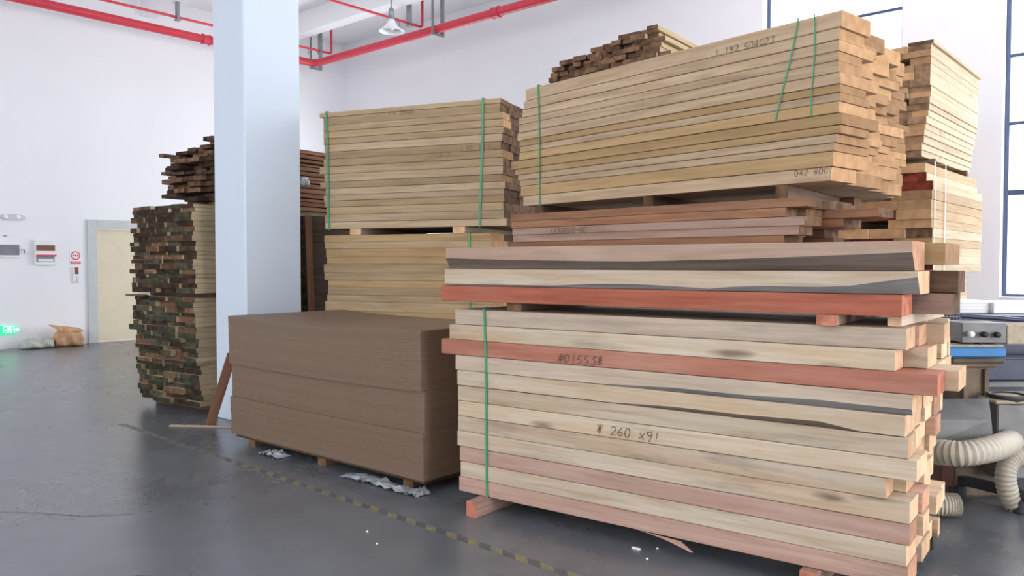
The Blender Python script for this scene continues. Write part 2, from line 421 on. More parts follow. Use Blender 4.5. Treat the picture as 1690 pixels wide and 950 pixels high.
# ------------------------------------------------------------------ room shell
mb = MB(); mb.box(((XL+XR)/2, (YB+YF)/2, -0.1), (XR-XL+0.6, YB-YF+0.6, 0.2)); struct(mb.build('floor', M['floor']))
mb = MB(); mb.box(((XL+XR)/2, (YB+YF)/2, ZC+0.12), (XR-XL+0.6, YB-YF+0.6, 0.24)); struct(mb.build('ceiling', M['ceil']))
T = 0.24
def wall_y(name, y0, y1, wins):
    mb = MB(); yc = (y0+y1)/2; d = abs(y1-y0)
    xs = [XL-T]+[v for w in wins for v in w]+[XR+T]
    for i in range(0, len(xs), 2):
        mb.box(((xs[i]+xs[i+1])/2, yc, ZC/2), (xs[i+1]-xs[i], d, ZC))
    for a, b_ in wins:
        if a < -14 and y0 == YB:
            mb.box(((a+b_)/2, yc, (4.2+ZC)/2), (b_-a, d, ZC-4.2)); continue
        mb.box(((a+b_)/2, yc, ZS/2), (b_-a, d, ZS)); mb.box(((a+b_)/2, yc, (ZT+ZC)/2), (b_-a, d, ZC-ZT))
    struct(mb.build(name, M['wall']))
wall_y('wall_back', YB, YB+T, [(-14.4, -11.2)]+BACK_WIN)  # first opening is the unseen back doorway added for daylight
wall_y('wall_front', YF-T, YF, ADDED_FRONT_WIN)
# left wall with the door opening
dA = hx(146, 566, XL); dB = hx(160, 562, XL); yD0 = dB.y+0.02; yD1 = yD0+1.0; zDt = hx(160, 377, XL).z
mb = MB(); mb.box((XL-T/2, (YF+yD0)/2, ZC/2), (T, yD0-YF, ZC)); mb.box((XL-T/2, (YB+yD1)/2, ZC/2), (T, YB-yD1, ZC))
mb.box((XL-T/2, (yD0+yD1)/2, (ZC+zDt)/2), (T, yD1-yD0, ZC-zDt)); struct(mb.build('wall_left', M['wall']))
# right wall with the wide unseen doorway added to let daylight in
mb = MB(); mb.box((XR+T/2, (YF+1.0)/2, ZC/2), (T, 1.0-YF, ZC)); mb.box((XR+T/2, (YB+6.0)/2, ZC/2), (T, YB-6.0, ZC))
mb.box((XR+T/2, 3.5, (ZC+4.9)/2), (T, 5.0, ZC-4.9)); struct(mb.build('wall_right', M['wall']))
# windows
def window(i, a, b_, yi, sgn, detailed=True):
    yc = yi + sgn*0.20
    root = bpy.data.objects.new('window_%d' % i, None); COL.objects.link(root); root.location = ((a+b_)/2, yc, ZS); struct(root)
    fr = MB()
    fw = 0.055
    fr.box((a+fw/2, yc, (ZS+ZT)/2), (fw, 0.07, ZT-ZS), ch=0.006); fr.box((b_-fw/2, yc, (ZS+ZT)/2), (fw, 0.07, ZT-ZS), ch=0.006)
    fr.box(((a+b_)/2, yc, ZS+fw/2), (b_-a-2*fw, 0.07, fw)); fr.box(((a+b_)/2, yc, ZT-fw/2), (b_-a-2*fw, 0.07, fw))
    for zt in (2.50, 3.42, 4.32, 5.24):
        fr.box(((a+b_)/2, yc, zt), (b_-a-2*fw, 0.06, 0.075 if zt == 2.50 else 0.045), ch=0.006)
    if i <= 4: fr.box(((a+b_)/2+0.28, yc, (ZS+2.5)/2), (0.05, 0.06, 2.5-ZS-0.06))
    fr.build('window_frame', M['winframe'], root)
    g = MB(); g.box(((a+b_)/2, yc, (ZS+ZT)/2), (b_-a-2*fw, 0.008, ZT-ZS-2*fw)); g.build('window_pane', M['glass'], root)
    sl = MB(); sl.box(((a+b_)/2, yi-sgn*0.0+sgn*0.06, ZS+0.01), (b_-a-0.01, 0.15, 0.02)); sl.build('window_sill', M['wall'], root)
k = 1
for a, b_ in BACK_WIN: window(k, a, b_, YB, 1); k += 1
for a, b_ in ADDED_FRONT_WIN: window(k, a, b_, YF, -1); k += 1  # added windows, out of view behind the camera
# beams below the ceiling
for i, (y0, y1) in enumerate(((7.27, 7.54), (10.10, 10.40), (4.20, 4.50), (1.2, 1.5), (-2.0, -1.7), (-5.0, -4.7))):
    mb = MB(); mb.box(((XL+XR)/2, (y0+y1)/2, (6.56+ZC)/2), (XR-XL, y1-y0, ZC-6.56)); struct(mb.build('ceiling_beam', M['ceil']))
# door
root = bpy.data.objects.new('door_1', None); COL.objects.link(root); root.location = (XL, (yD0+yD1)/2, 0); struct(root)
fwid = abs(yD0-dA.y); ztop = hx(146, 362, XL).z
mb = MB(); mb.box((XL+0.012, yD0-fwid/2, ztop/2), (0.05, fwid, ztop), ch=0.006); mb.box((XL+0.012, yD1+fwid/2, ztop/2), (0.05, fwid, ztop), ch=0.006)
mb.box((XL+0.012, (yD0+yD1)/2, (ztop+zDt)/2), (0.05, yD1-yD0, ztop-zDt), ch=0.006); mb.build('door_frame', M['doorframe'], root)
mb = MB(); mb.box((XL-0.10, (yD0+yD1)/2, zDt/2), (0.045, yD1-yD0-0.01, zDt-0.01), ch=0.004)
lf = mb.build('door_leaf', M['doorleaf'], root)
mb = MB(); hp = Vector((XL-0.05, yD1-0.10, 1.0))
mb.lathe([(0, 0), (0.025, 0), (0.025, 0.01), (0.01, 0.012), (0.01, 0.05), (0, 0.05)], hp-Vector((0.03, 0, 0)), 16, axis=Matrix.Rotation(PI/2, 3, 'Y'))
mb.box(hp+Vector((0.02, -0.05, 0)), (0.015, 0.12, 0.018), ch=0.004)
mb.build('door_handle', M['galv'], root)
# column
cn = pt(407, 600, 7.65); cx1 = cn.x; cy0 = cn.y
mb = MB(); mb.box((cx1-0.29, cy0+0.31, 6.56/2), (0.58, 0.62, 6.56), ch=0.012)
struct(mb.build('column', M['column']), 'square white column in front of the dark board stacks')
COLX0, COLX1, COLY0, COLY1 = cx1-0.58, cx1, cy0, cy0+0.62

# ------------------------------------------------------------------ boards
def board(name, L, w, t, mats, loc, yaw, rnd, bow=0.0, wane=None, pitch=0.0, seg=5, ch=0.003):
    """board lying along its local x, front face at y=0, from z=0 to t; wane(x/L)->(dz,dy) bark edge at the bottom front"""
    vs = []; fs = []; mi = []
    ph = rnd.uniform(0, 6)
    for i in range(seg+1):
        u = i/seg; x = u*L
        zb = bow*(1-(2*u-1)**2)
        dz, dy = wane(u) if wane else (ch, ch)
        dz = max(dz, ch); dy = max(dy, ch)
        jx = rnd.uniform(-0.004, 0.004) if i in (0, seg) else 0
        ring = [(dy, 0), (0, dz), (0, t-ch), (ch, t), (w-ch, t), (w, t-ch), (w, ch), (w-ch, 0)]
        for y, z in ring: vs.append((x+jx, y, z+zb))
    for i in range(seg):
        for k_ in range(8):
            a = i*8+k_; b_ = i*8+(k_+1) % 8
            fs.append((a, a+8, b_+8, b_)); mi.append(2 if (k_ == 0 and wane) else 0)
    fs.append(tuple(range(8))); mi.append(1)
    fs.append(tuple(range(seg*8, seg*8+8))[::-1]); mi.append(1)
    me = bpy.data.meshes.new(name); me.from_pydata(vs, [], fs)
    for m_ in mats: me.materials.append(m_)
    for p, q_ in zip(me.polygons, mi): p.material_index = q_
    me.update()
    me.flip_normals() if me.polygons[0].normal.y > 0 and False else None
    o = bpy.data.objects.new(name, me); COL.objects.link(o)
    o.location = loc; o.rotation_euler = (0, pitch, yaw)
    return o
ORD = 'zeroth first second third fourth fifth sixth seventh eighth ninth tenth eleventh twelfth thirteenth fourteenth fifteenth sixteenth seventeenth eighteenth nineteenth twentieth twenty-first twenty-second twenty-third twenty-fourth twenty-fifth twenty-sixth twenty-seventh twenty-eighth twenty-ninth thirtieth'.split()
PAL = {  # colour word, face material, end material
 'pale': ('pale', 'pale', 'e_pale'), 'cream': ('cream', 'cream', 'e_pale'), 'greyish': ('greyish pink', 'greyish', 'e_pale'),
 'pink': ('pink', 'pink', 'e_pink'), 'red': ('red-brown', 'red', 'e_red'), 'rosy': ('rosy', 'rosy', 'e_red'),
 'tan': ('tan', 'tan', 'e_tan'), 'honey': ('honey-coloured', 'honey', 'e_tan'), 'yellowtan': ('yellowish', 'yellowtan', 'e_tan'),
 'tan_b': ('tan', 'tan', 'e_brown'), 'yellow_b': ('yellowish', 'yellowtan', 'e_brown'),
 'mauve': ('mauve-brown', 'mauve', 'e_brown'), 'rust': ('rusty brown', 'rust', 'e_brown'),
 'dark': ('dark-ended', 'blond', 'e_dark'), 'moss': ('grey-green-ended', 'blond', 'e_moss'), 'brownend': ('brown-ended', 'blond', 'e_brown'),
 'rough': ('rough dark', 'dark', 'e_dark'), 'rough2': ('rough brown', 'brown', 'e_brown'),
 'blond': ('blond', 'blond', 'e_brown'), 'blond_m': ('blond', 'blond', 'e_mid'), 'rustdark': ('rough dark', 'rust', 'e_dark'), 'maroon': ('maroon-ended', 'blond', 'e_maroon'), 'blond_t': ('blond', 'blond', 'e_tan'),
 'topslab': ('pinkish', 'topslab', 'e_pink'), 'timber_t': ('tan', 'honey', 'e_tan'),
}
def stack(name, cat, noun, desc, side, group, P0, u, L, v, layers, wr, D, pal, seed,
          uj=0.02, vj=0.003, shear=0.0, lean=None, ends=None, override=None, zbow=0.0, gap=0.0003, lab=None, colpal=None, missing=0.0, ends_far=True, ztilt=0.0):
    """layers: thicknesses bottom to top. returns list of (row, col, object)"""
    rnd = random.Random(seed)
    u = Vector((u[0], u[1], 0)).normalized(); v = Vector((v[0], v[1], 0)).normalized()
    yaw = math.atan2(u.y, u.x)
    # local y must point away from the front face: mirror if v is clockwise from u
    left = (u.x*v.y-u.y*v.x) > 0
    out = []; z = P0.z; nl = len(layers)
    for li, t in enumerate(layers):
        row = nl-li   # row from top
        off = 0.0; c = 0
        lu, lv = lean(li/(max(1, nl-1))) if lean else (0, 0)
        off0 = rnd.uniform(-vj, vj)
        while off < D-0.03:
            c += 1
            w = rnd.uniform(*wr)
            if D-off < wr[0]*1.5: w = D-off
            a, b_ = rnd.uniform(-uj, uj), L+rnd.uniform(-uj, uj)
            key = rnd.choice(pal if (colpal is None or c == 1) else colpal)
            if ends and (row, c) in ends: a, b_ = ends[(row, c)]
            wane = None; mats = None; lb = None; bw = 0
            if override and (row, c) in override:
                d = override[(row, c)]
                key = d.get('pal', key); wane = d.get('wane'); lb = d.get('label')
                w = d.get('w', w)
            cw, fm, em = PAL[key]
            g_ = gap + rnd.uniform(0, 0.0015)
            sh = shear*off
            if missing and c > 1 and rnd.random() < missing:
                off += w; rnd.random(); continue
            bl = (b_-a)
            wl = w-0.004
            tl = t-g_
            if left:
                loc = P0 + u*(a+sh+lu) + v*(off+off0+lv)
                yw = yaw
            else:
                # local x runs from the far end back so that local y still points along v
                loc = P0 + u*(b_+sh+lu) + v*(off+off0+lv)
                yw = yaw+PI
            loc = Vector(loc); loc.z = z
            bark = M['bluebark'] if override and override.get((row, c), {}).get('blue') else M['bark']
            o = board(name, bl, wl, tl, [M[fm], M[em], bark], loc, yw, rnd, zbow, wane, seg=(14 if wane else 4))
            if not lb:
                if lab: lb = lab(cw, row, c)
                elif c == 1: lb = f'{cw} {noun}, {ORD[row]} row from top of {desc}, at its {side}'
                else: lb = f'{cw} {noun}, {ORD[row]} row from top of {desc}, {ORD[c]} from {side}'
            tag(o, lb, cat, group)
            out.append((row, c, o))
            off += w
        z += t
    return out

def strapband(name, P0, u, v, s, D, z0, z1, label, group, w=0.016, slant=0.0, mat='strap', off=0.008, zend=None, th=0.0012, shear=0.0, lean=None, lamb=None):
    """plastic band around a bundle at distance s along u"""
    u = Vector((u[0], u[1], 0)).normalized(); v = Vector((v[0], v[1], 0)).normalized()
    mb = MB()
    def P(dv, z, ds=0): return Vector((P0.x, P0.y, 0)) + u*(s+ds+shear*max(0, dv)) + v*dv + Vector((0, 0, z))
    n = 8
    path = []
    for i in range(n+1):
        q_ = i/n; lv = lean(1-q_)[1] if lean else 0
        path.append((P(-off+lv, z1+off-(z1-z0+2*off)*q_, slant*(1-q_)+0.006*math.sin(q_*5)), -v))
    if zend is None:
        path.append((P(D+off, z0-off), -UP)); path.append((P(D+off, z1+off, slant), v)); path.append((P(-off+(lean(1)[1] if lean else 0), z1+off, slant), UP))
    vs = []
    for p, nn in path:
        for a_ in (-w/2, w/2):
            vs.append(p+u*a_); vs.append(p+u*a_+nn*th)
    fs = []
    for i in range(len(path)-1):
        a_ = i*4
        fs += [(a_, a_+2, a_+6, a_+4), (a_+1, a_+5, a_+7, a_+3), (a_, a_+4, a_+5, a_+1), (a_+2, a_+3, a_+7, a_+6)]
    mb.add(vs, fs)
    o = mb.build(name, M[mat], origin=path[0][0])
    return tag(o, label, 'strap', group)
def batten(name, p, q_, w, h, mats, label, group=None, cat='batten'):
    """square timber bearer from p to q (centre of its underside line)"""
    p = Vector(p); q_ = Vector(q_); d = q_-p; L = d.length; yaw = math.atan2(d.y, d.x)
    nrm = Vector((-math.sin(yaw), math.cos(yaw), 0))
    rnd = random.Random(int(abs(p.x*1000)))
    o = board(name, L, w, h, mats, p-nrm*w/2, yaw, rnd, seg=3)
    return tag(o, label, cat, group)
STROKES = {  # pen strokes on a 4 x 6 grid
 '0': [[(1, 0), (0, 2), (0, 4), (1, 6), (3, 6), (4, 4), (4, 2), (3, 0), (1, 0)]], '1': [[(2, 0), (2, 6)]],
 '2': [[(0, 5), (1, 6), (3, 6), (4, 4), (0, 0), (4, 0)]], '3': [[(0, 6), (4, 6), (2, 4), (4, 2), (3, 0), (0, 0)]],
 '4': [[(3, 0), (3, 6), (0, 2), (4, 2)]], '5': [[(4, 6), (1, 6), (0, 3), (3, 3), (4, 1), (2, 0), (0, 0)]],
 '6': [[(3, 6), (0, 3), (0, 1), (2, 0), (4, 1), (3, 3), (0, 2)]], '9': [[(4, 4), (1, 3), (0, 5), (3, 6), (4, 4), (2, -1)]],
 'x': [[(0, 0), (4, 4)], [(0, 4), (4, 0)]], '*': [[(0, 3), (4, 4)], [(2, 0), (2, 7)], [(0, 1), (4, 6)], [(0, 6), (4, 1)]],
 'A': [[(0, 0), (2, 6), (4, 0)], [(1, 2), (3, 2)]], 'X': [[(0, 0), (4, 6)], [(0, 6), (4, 0)]], 'Y': [[(0, 6), (2, 3), (4, 6)], [(2, 3), (2, 0)]],
 '!': [[(2, 6), (2, 2)], [(2, 0.6), (2, 0)]], '#': [[(1, 0), (2, 6)], [(3, 0), (4, 6)], [(0, 2), (5, 2)], [(0, 4), (5, 4)]],
 'N': [[(0, 0), (0, 6), (4, 0), (4, 6)]], '|': [[(2, -1), (2, 7)]], 'C': [[(4, 5), (1, 6), (0, 3), (1, 0), (4, 1)]], '-': [[(0, 3), (4, 3)]]}
def writing(parent, text, p, u, size, mat='ink'):
    """hand-written ink strokes lying on a board face, child of that board"""
    mb = MB(); u = Vector(u).normalized(); n_ = u.cross(UP).normalized(); k = size/7; x = 0; r_ = random.Random(text); hw = size*0.035
    for ch in text:
        for st in STROKES.get(ch, []):
            P_ = [Vector(p)+u*(x+(a+0.15*b_)*k*0.9+r_.uniform(-1, 1)*k*0.25)+UP*((b_-3)*k+r_.uniform(-1, 1)*k*0.25) for a, b_ in st]
            for a, b_ in zip(P_, P_[1:]):
                d = (b_-a).normalized(); q_ = n_.cross(d)*hw
                mb.prism([a-q_-d*hw, b_-q_+d*hw, b_+q_+d*hw, a+q_-d*hw], n_*0.0006)
        x += k*5.6
    o = mb.build('handwriting', M[mat]); bpy.context.view_layer.update()
    o.parent = parent; o.matrix_parent_inverse = parent.matrix_world.inverted(); o.location = (0, 0, 0)
    o['label'] = 'hand-written dark figures'
    return o

# ---------- the front beam stack
FB_Z = 0.097
fl = hz(757, 809, FB_Z); frr = hz(1505, 973, FB_Z)
fu = (frr-fl); fL = fu.length; fu.normalize()
fv = Vector((-fu.y, fu.x, 0))
FH = 1.165; FD = 0.90; fT = FH/12
def on_line(px, P, u):        # distance along the line P+u*s at image column px
    r = ray(px, 435); a = Vector((r.x, r.y)); # CAM(0,0) + a*t = P + u*s
    det = a.x*(-u.y) - a.y*(-u.x)
    s_ = (a.x*P.y - a.y*P.x)/det
    return s_
def front_s(px): return on_line(px, fl, fu)
fr_right = {1: 1496, 2: 1479, 3: 1551, 4: 1507, 5: 1499, 6: 1503, 7: 1518, 8: 1469, 9: 1507, 10: 1507, 11: 1504, 12: 1505}
fr_left = {1: 751, 2: 742, 3: 729, 4: 752, 5: 754, 6: 755, 7: 757, 8: 755, 9: 755, 10: 758, 11: 760, 12: 757}
ends = {(k_, 1): (front_s(fr_left[k_]), front_s(fr_right[k_])) for k_ in fr_right}
rf = random.Random(3)
for k_ in range(1, 13):
    for c_ in range(2, 14): ends[(k_, c_)] = (rf.uniform(-0.05, 0.05), fL+rf.uniform(-0.09, 0.025))
ends[(3, 2)] = (-0.03, fL+0.14); ends[(3, 3)] = (-0.03, fL+0.02)
ends[(1, 2)] = (0, fL-0.02); ends[(1, 3)] = (0.0, fL+0.05); ends[(2, 2)] = (0, fL+0.02)
def wv(a0, a1, u0, u1, amp=0.3, dyk=0.8):
    def f(x):
        if x < u0 or x > u1: return (0.003, 0.003)
        s_ = (x-u0)/(u1-u0); e = math.sin(min(1, s_*4)*PI/2)*math.sin(min(1, (1-s_)*6)*PI/2) if u1 < 0.99 else math.sin(min(1, s_*3)*PI/2)
        d_ = (a0+(a1-a0)*s_)*e*(1+amp*math.sin(x*23+1)*0.5)
        return (d_, d_*dyk)
    return f
ov = {
 (1, 1): dict(pal='greyish', label='greyish pink topmost beam of the strapped front stack, under the skids'),
 (2, 1): dict(pal='cream', label='cream beam just above the red one in strapped front stack'),
 (3, 1): dict(pal='rosy', label='red-brown beam with pencilled figures jutting out of the strapped front stack'),
 (4, 1): dict(pal='greyish', wane=wv(0.012, 0.034, 0.35, 1.0), blue=True, label='pale beam with grey waney lower edge, directly under the red jutting beam'),
 (5, 1): dict(pal='cream', wane=wv(0.010, 0.028, 0.42, 0.93), label='cream beam with split grey lower edge, fifth down in strapped front stack'),
 (6, 1): dict(pal='cream', label='smooth cream beam, sixth down in the front face of strapped front stack'),
 (7, 1): dict(pal='cream', label='pale beam with hand-written figures, jutting right at seventh row of front stack'),
 (8, 1): dict(pal='pale', label='pale beam cut shorter than its neighbours at right of the front stack'),
 (9, 1): dict(pal='pale', label='pale beam with round brown knot just below the short beam'),
 (10, 1): dict(pal='pink', label='pinkish knotty beam, third from the bottom of strapped front stack'),
 (11, 1): dict(pal='pale', label='grey-streaked pale beam lying on the pink bottom beam of front stack'),
 (12, 1): dict(pal='pink', label='pink bottom beam of the strapped front stack, resting on the floor skids'),
}
front = stack('timber_beam', 'beam', 'beam', 'strapped front stack', 'front', 'beams in the strapped front stack', fl, fu, fL, fv,
              [fT]*12, (0.16, 0.27), FD, ['pale', 'cream', 'pink', 'pale'], 11, ends=ends, override=ov, vj=0.004, gap=0.002)
ROW = {(r_, c_): o for r_, c_, o in front}
# markings
def onface(o_px, o_py, P, u, v, off=0.0035):
    r_ = ray(o_px, o_py); n_ = Vector((v.x, v.y, 0)); P_ = P - v*off
    t_ = (Vector((P_.x, P_.y, 0))-Vector((0, 0, 0))).dot(n_)/r_.dot(n_)
    return CAMP + r_*t_
writing(ROW[(7, 1)], '* 260 x9!', onface(985, 707, fl, fu, fv, 0.0065), fu, 0.055)
writing(ROW[(3, 1)], '#01553*', onface(920, 590, fl, fu, fv, 0.0065), fu, 0.055)
strapband('packing_strap', fl, fu, fv, front_s(806), FD, FB_Z, FB_Z+FH, 'green plastic strap looped round the front beam stack near its left end', None, slant=-0.03, off=0.007)
SK = [M['mauve'], M['e_red'], M['bark']]; SKP = [M['pale'], M['e_pale'], M['bark']]; SKD = [M['brown'], M['e_brown'], M['bark']]
for s_, lb, ex in ((front_s(800), 'reddish skid on the floor poking out under left end of front stack', 0.13), (front_s(1345), 'brown skid on the floor under right end of front stack', 0.05)):
    batten('timber_skid', fl+fu*s_-fv*ex-UP*FB_Z, fl+fu*s_+fv*(FD-0.02)-UP*FB_Z, 0.085, 0.094, SK, lb, 'floor skids under the front stack')
sp_ = fl+fu*1.28-fv*0.004; mb = MB()
for k_ in range(5):
    a_ = Vector((0, 0, -0.002*k_)); mb.prism([sp_+fu*(0.03*k_)+a_, sp_+fu*(0.26+0.02*k_)-UP*(0.012+0.004*k_)-fv*0.01*k_+a_, sp_+fu*(0.25+0.02*k_)-UP*(0.018+0.004*k_)-fv*0.01*k_+a_], fv*0.006)
sv = mb.build('torn_splinter', M['pink'], ROW[(12, 1)])
sv.parent = None; bpy.context.view_layer.update(); sv.location = (0, 0, 0)
sv.parent = ROW[(12, 1)]; sv.matrix_parent_inverse = ROW[(12, 1)].matrix_world.inverted(); sv['label'] = 'torn splinter hanging from the underside'

# ---------- slabs on top of the front stack
Z1 = FB_Z+FH
batten('timber_skid', fl+fu*front_s(1368)-fv*0.03+UP*FH+UP*0.0, fl+fu*front_s(1368)+fv*0.9+UP*FH, 0.09, 0.049, SK, 'triangular brown skid under the upper red-brown slab, at right of front stack', 'skids under the slabs')
batten('timber_skid', fl+fu*front_s(840)+fv*0.05+UP*FH, fl+fu*front_s(840)+fv*1.0+UP*FH, 0.11, 0.049, SKD, 'dark skid under the upper red-brown slab, at left of front stack', 'skids under the slabs')
batten('timber_skid', fl+fu*front_s(1470)+fv*0.10+UP*FH, fl+fu*(front_s(1470)+0.05)+fv*0.98+UP*FH, 0.06, 0.049, SKP, 'pale thin skid behind the triangular one on the front stack', 'skids under the slabs')
Z2 = Z1+0.050
def slab(label, s0, s1, v0, w, z0, t, key, wane=None, bark='bark', pitch=0.0, name='timber_slab', bow=0.0):
    cw, fm, em = PAL[key]
    rnd = random.Random(int(s1*1000+z0*100))
    o = board(name, s1-s0, w, t-0.002, [M[fm], M[em], M[bark]], Vector((fl.x, fl.y, z0))+fu*s0+fv*v0, math.atan2(fu.y, fu.x), rnd, bow, wane, seg=20 if wane else 5)
    return tag(o, label, 'slab', 'thick slabs on top of the front stack')
slab('red-brown slab with knots, lowest of the slabs on the front stack', front_s(728), front_s(1490), 0, 0.24, Z2, 0.100, 'red')
slab('brown slab behind the red-brown one, jutting right', -0.02, fL+0.10, 0.30, 0.26, Z2, 0.100, 'mauve')
slab('grey-brown slab at the back of the lowest slab row', 0.05, fL+0.02, 0.60, 0.30, Z2, 0.100, 'rust')
Z3 = Z2+0.101
def w2(u_):
    a_ = 0.010+0.016*max(0, math.sin((u_-0.30)*PI/0.34))*(0.30 < u_ < 0.64) + 0.018*(u_ > 0.66)*(math.sin(min(1, (u_-0.66)/0.08)*PI/2)) + (0.05*max(0, (u_-0.88)/0.12))
    return (a_, a_*0.8)
slab('pale slab with wavy grey bark edge, middle of the three front slabs', front_s(735), front_s(1514), -0.005, 0.30, Z3, 0.105, 'pale', w2, 'bluebark')
slab('dark brown slab behind the pale wavy-edged one, jutting right', 0.0, fL+0.12, 0.34, 0.22, Z3, 0.105, 'rough2')
slab('brown slab at the back of the middle slab row', 0.05, fL-0.06, 0.60, 0.30, Z3, 0.105, 'mauve')
Z4 = Z3+0.106
def w1(u_):
    d_ = 0.066-0.022*math.sin(u_*PI*0.9) + (0.022*((u_-0.5)/0.5) if u_ > 0.5 else 0)
    return (d_, 0.038+0.03*u_)
slab('pinkish slab with broad bark underside, topmost at the front of the slabs', front_s(743), front_s(1509), -0.04, 0.30, Z4, 0.133, 'topslab', w1, 'bark')
slab('thick tan slab jutting furthest right behind the topmost pinkish slab', 0.1, fL+0.07, 0.28, 0.46, Z4+0.025, 0.105, 'timber_t')
batten('timber_skid', fl+fu*(fL-0.3)+fv*0.30+UP*(Z4-FB_Z), fl+fu*(fL-0.3)+fv*0.74+UP*(Z4-FB_Z), 0.09, 0.023, SKD, 'thin dark packer under the thick tan slab jutting right')
batten('timber_skid', fl+fu*(0.4)+fv*0.30+UP*(Z4-FB_Z), fl+fu*(0.4)+fv*1.0+UP*(Z4-FB_Z), 0.09, 0.023, SKD, 'thin dark packer under the left end of the thick tan slab')
Z5 = Z4+0.133

# ---------- the reddish bundle of thinner boards on the slabs
ml = pt(843, 400, 5.66); mr = pt(1325, 400, 4.15); ml.z = mr.z = Z5
mu = (mr-ml); mL = mu.length; mu.normalize(); mv = Vector((-mu.y, mu.x, 0))
rm = random.Random(5); mends = {}
for r_ in range(1, 6):
    for c_ in range(2, 9): mends[(r_, c_)] = (rm.uniform(-0.02, 0.04), mL+rm.uniform(-0.16, 0.14)-0.02*c_)
for r_, e_ in ((1, 0.02), (2, -0.10), (3, 0.01), (4, -0.02), (5, -0.10)): mends[(r_, 1)] = (rm.uniform(-0.01, 0.02), mL+e_)
mends[(1, 2)] = (0, mL+0.0); mends[(2, 3)] = (0, mL+0.30); mends[(3, 3)] = (0, mL+0.12); mends[(1, 4)] = (0, mL+0.05)
mt = (1.895-Z5)/5
mid = stack('reddish_board', 'board', 'board', 'reddish bundle under the big bundle', 'front', 'boards of the reddish bundle', ml, mu, mL, mv,
            [mt]*5, (0.14, 0.26), 0.80, ['mauve', 'rust', 'mauve', 'rust'], 21, ends=mends, vj=0.004, shear=-0.16,
            lab=lambda cw, r_, c_: f'{cw} board, {ORD[r_]} row from top of reddish bundle on the slabs, {ORD[c_]} from front')
MR = {(r_, c_): o for r_, c_, o in mid}
writing(MR[(3, 1)], '1XX0000-00', onface(908, 381, ml, mu, mv, 0.006), mu, 0.04)
# ---------- the big bundle
bl_ = pt(860, 340, 6.20); br_ = pt(1376, 300, 4.26); bl_.z = br_.z = 1.992
bu = (br_-bl_); bL = bu.length; bu.normalize(); bv = Vector((-bu.y, bu.x, 0))
for i, s_ in enumerate((bL*0.88, bL*0.5, bL*0.08)):
    zz = Z5+5*mt
    batten('timber_skid', Vector((bl_.x, bl_.y, zz))+bu*s_+bv*0.0, Vector((bl_.x, bl_.y, zz))+bu*s_+bv*1.05-bu*0.25, 0.07, 1.990-zz, SKD,
           ['brown packer under the right end of the big strapped bundle', 'packer under the middle of the big strapped bundle', 'packer under the left end of the big strapped bundle'][i], 'packers under the big bundle')
zz = Z5+5*mt
batten('timber_skid', Vector((bl_.x, bl_.y, zz))+bu*0.15+bv*1.17, Vector((bl_.x, bl_.y, zz))+bu*(bL-0.45)+bv*1.17, 0.10, 1.990-zz, SKD, 'brown bearer added at the back to darken the slot under the big bundle')  # bearer added to block the bright gap and keep the slot dark
blay = [0.076, 0.079, 0.044, 0.046, 0.045, 0.063, 0.060, 0.045, 0.044, 0.060, 0.062, 0.050, 0.058, 0.062, 0.088]
sc_ = (2.882-1.992)/sum(blay); blay = [t*sc_ for t in blay]
def big_s(px): return on_line(px, bl_, bu)
bleft = {1: 868, 2: 865, 3: 862, 4: 857, 5: 857, 6: 855, 7: 857, 8: 858, 9: 858, 10: 843, 11: 850, 12: 855, 13: 859, 14: 860, 15: 864}
bright = {1: 1384, 2: 1380, 3: 1380, 4: 1380, 5: 1380, 6: 1383, 7: 1383, 8: 1382, 9: 1382, 10: 1386, 11: 1384, 12: 1378, 13: 1374, 14: 1373, 15: 1371}
rb = random.Random(9); be = {}
for r_ in range(1, 16):
    be[(r_, 1)] = (big_s(bleft[r_]), big_s(bright[r_]))
    for c_ in range(2, 12): be[(r_, c_)] = (rb.uniform(-0.04, 0.04), bL+rb.uniform(-0.03, 0.025))
big = stack('sawn_board', 'board', 'board', 'big strapped bundle', 'front', 'boards of the big strapped bundle', Vector((bl_.x, bl_.y, 1.992)), bu, bL, bv,
            blay, (0.26, 0.44), 1.42, ['tan', 'tan', 'honey', 'tan'], 31, ends=be, vj=0.004, shear=-0.236, gap=0.0022)
BR = {(r_, c_): o for r_, c_, o in big}
writing(BR[(1, 1)], '1 192 504023', onface(1180, 88, bl_, bu, bv, 0.006), bu, 0.042)
writing(BR[(15, 1)], '042 60C1', onface(1311, 286, bl_, bu, bv, 0.006), bu, 0.036)
strapband('packing_strap', Vector((bl_.x, bl_.y, 0)), bu, bv, big_s(893), 1.42, 1.992, 2.882, 'green plastic strap round the left end of the big bundle', None, slant=-0.03, w=0.014, shear=-0.236)
strapband('packing_strap', Vector((bl_.x, bl_.y, 0)), bu, bv, big_s(1338), 1.42, 2.35, 2.882, 'thin green strap hanging straight, nearest the right end of big bundle', None, slant=0.01, w=0.007, off=0.008, zend=1)
strapband('packing_strap', Vector((bl_.x, bl_.y, 0)), bu, bv, big_s(1280), 1.42, 2.36, 2.882, 'loose green strap slanting down the face of big bundle', None, slant=0.13, w=0.009, off=0.010, zend=1)
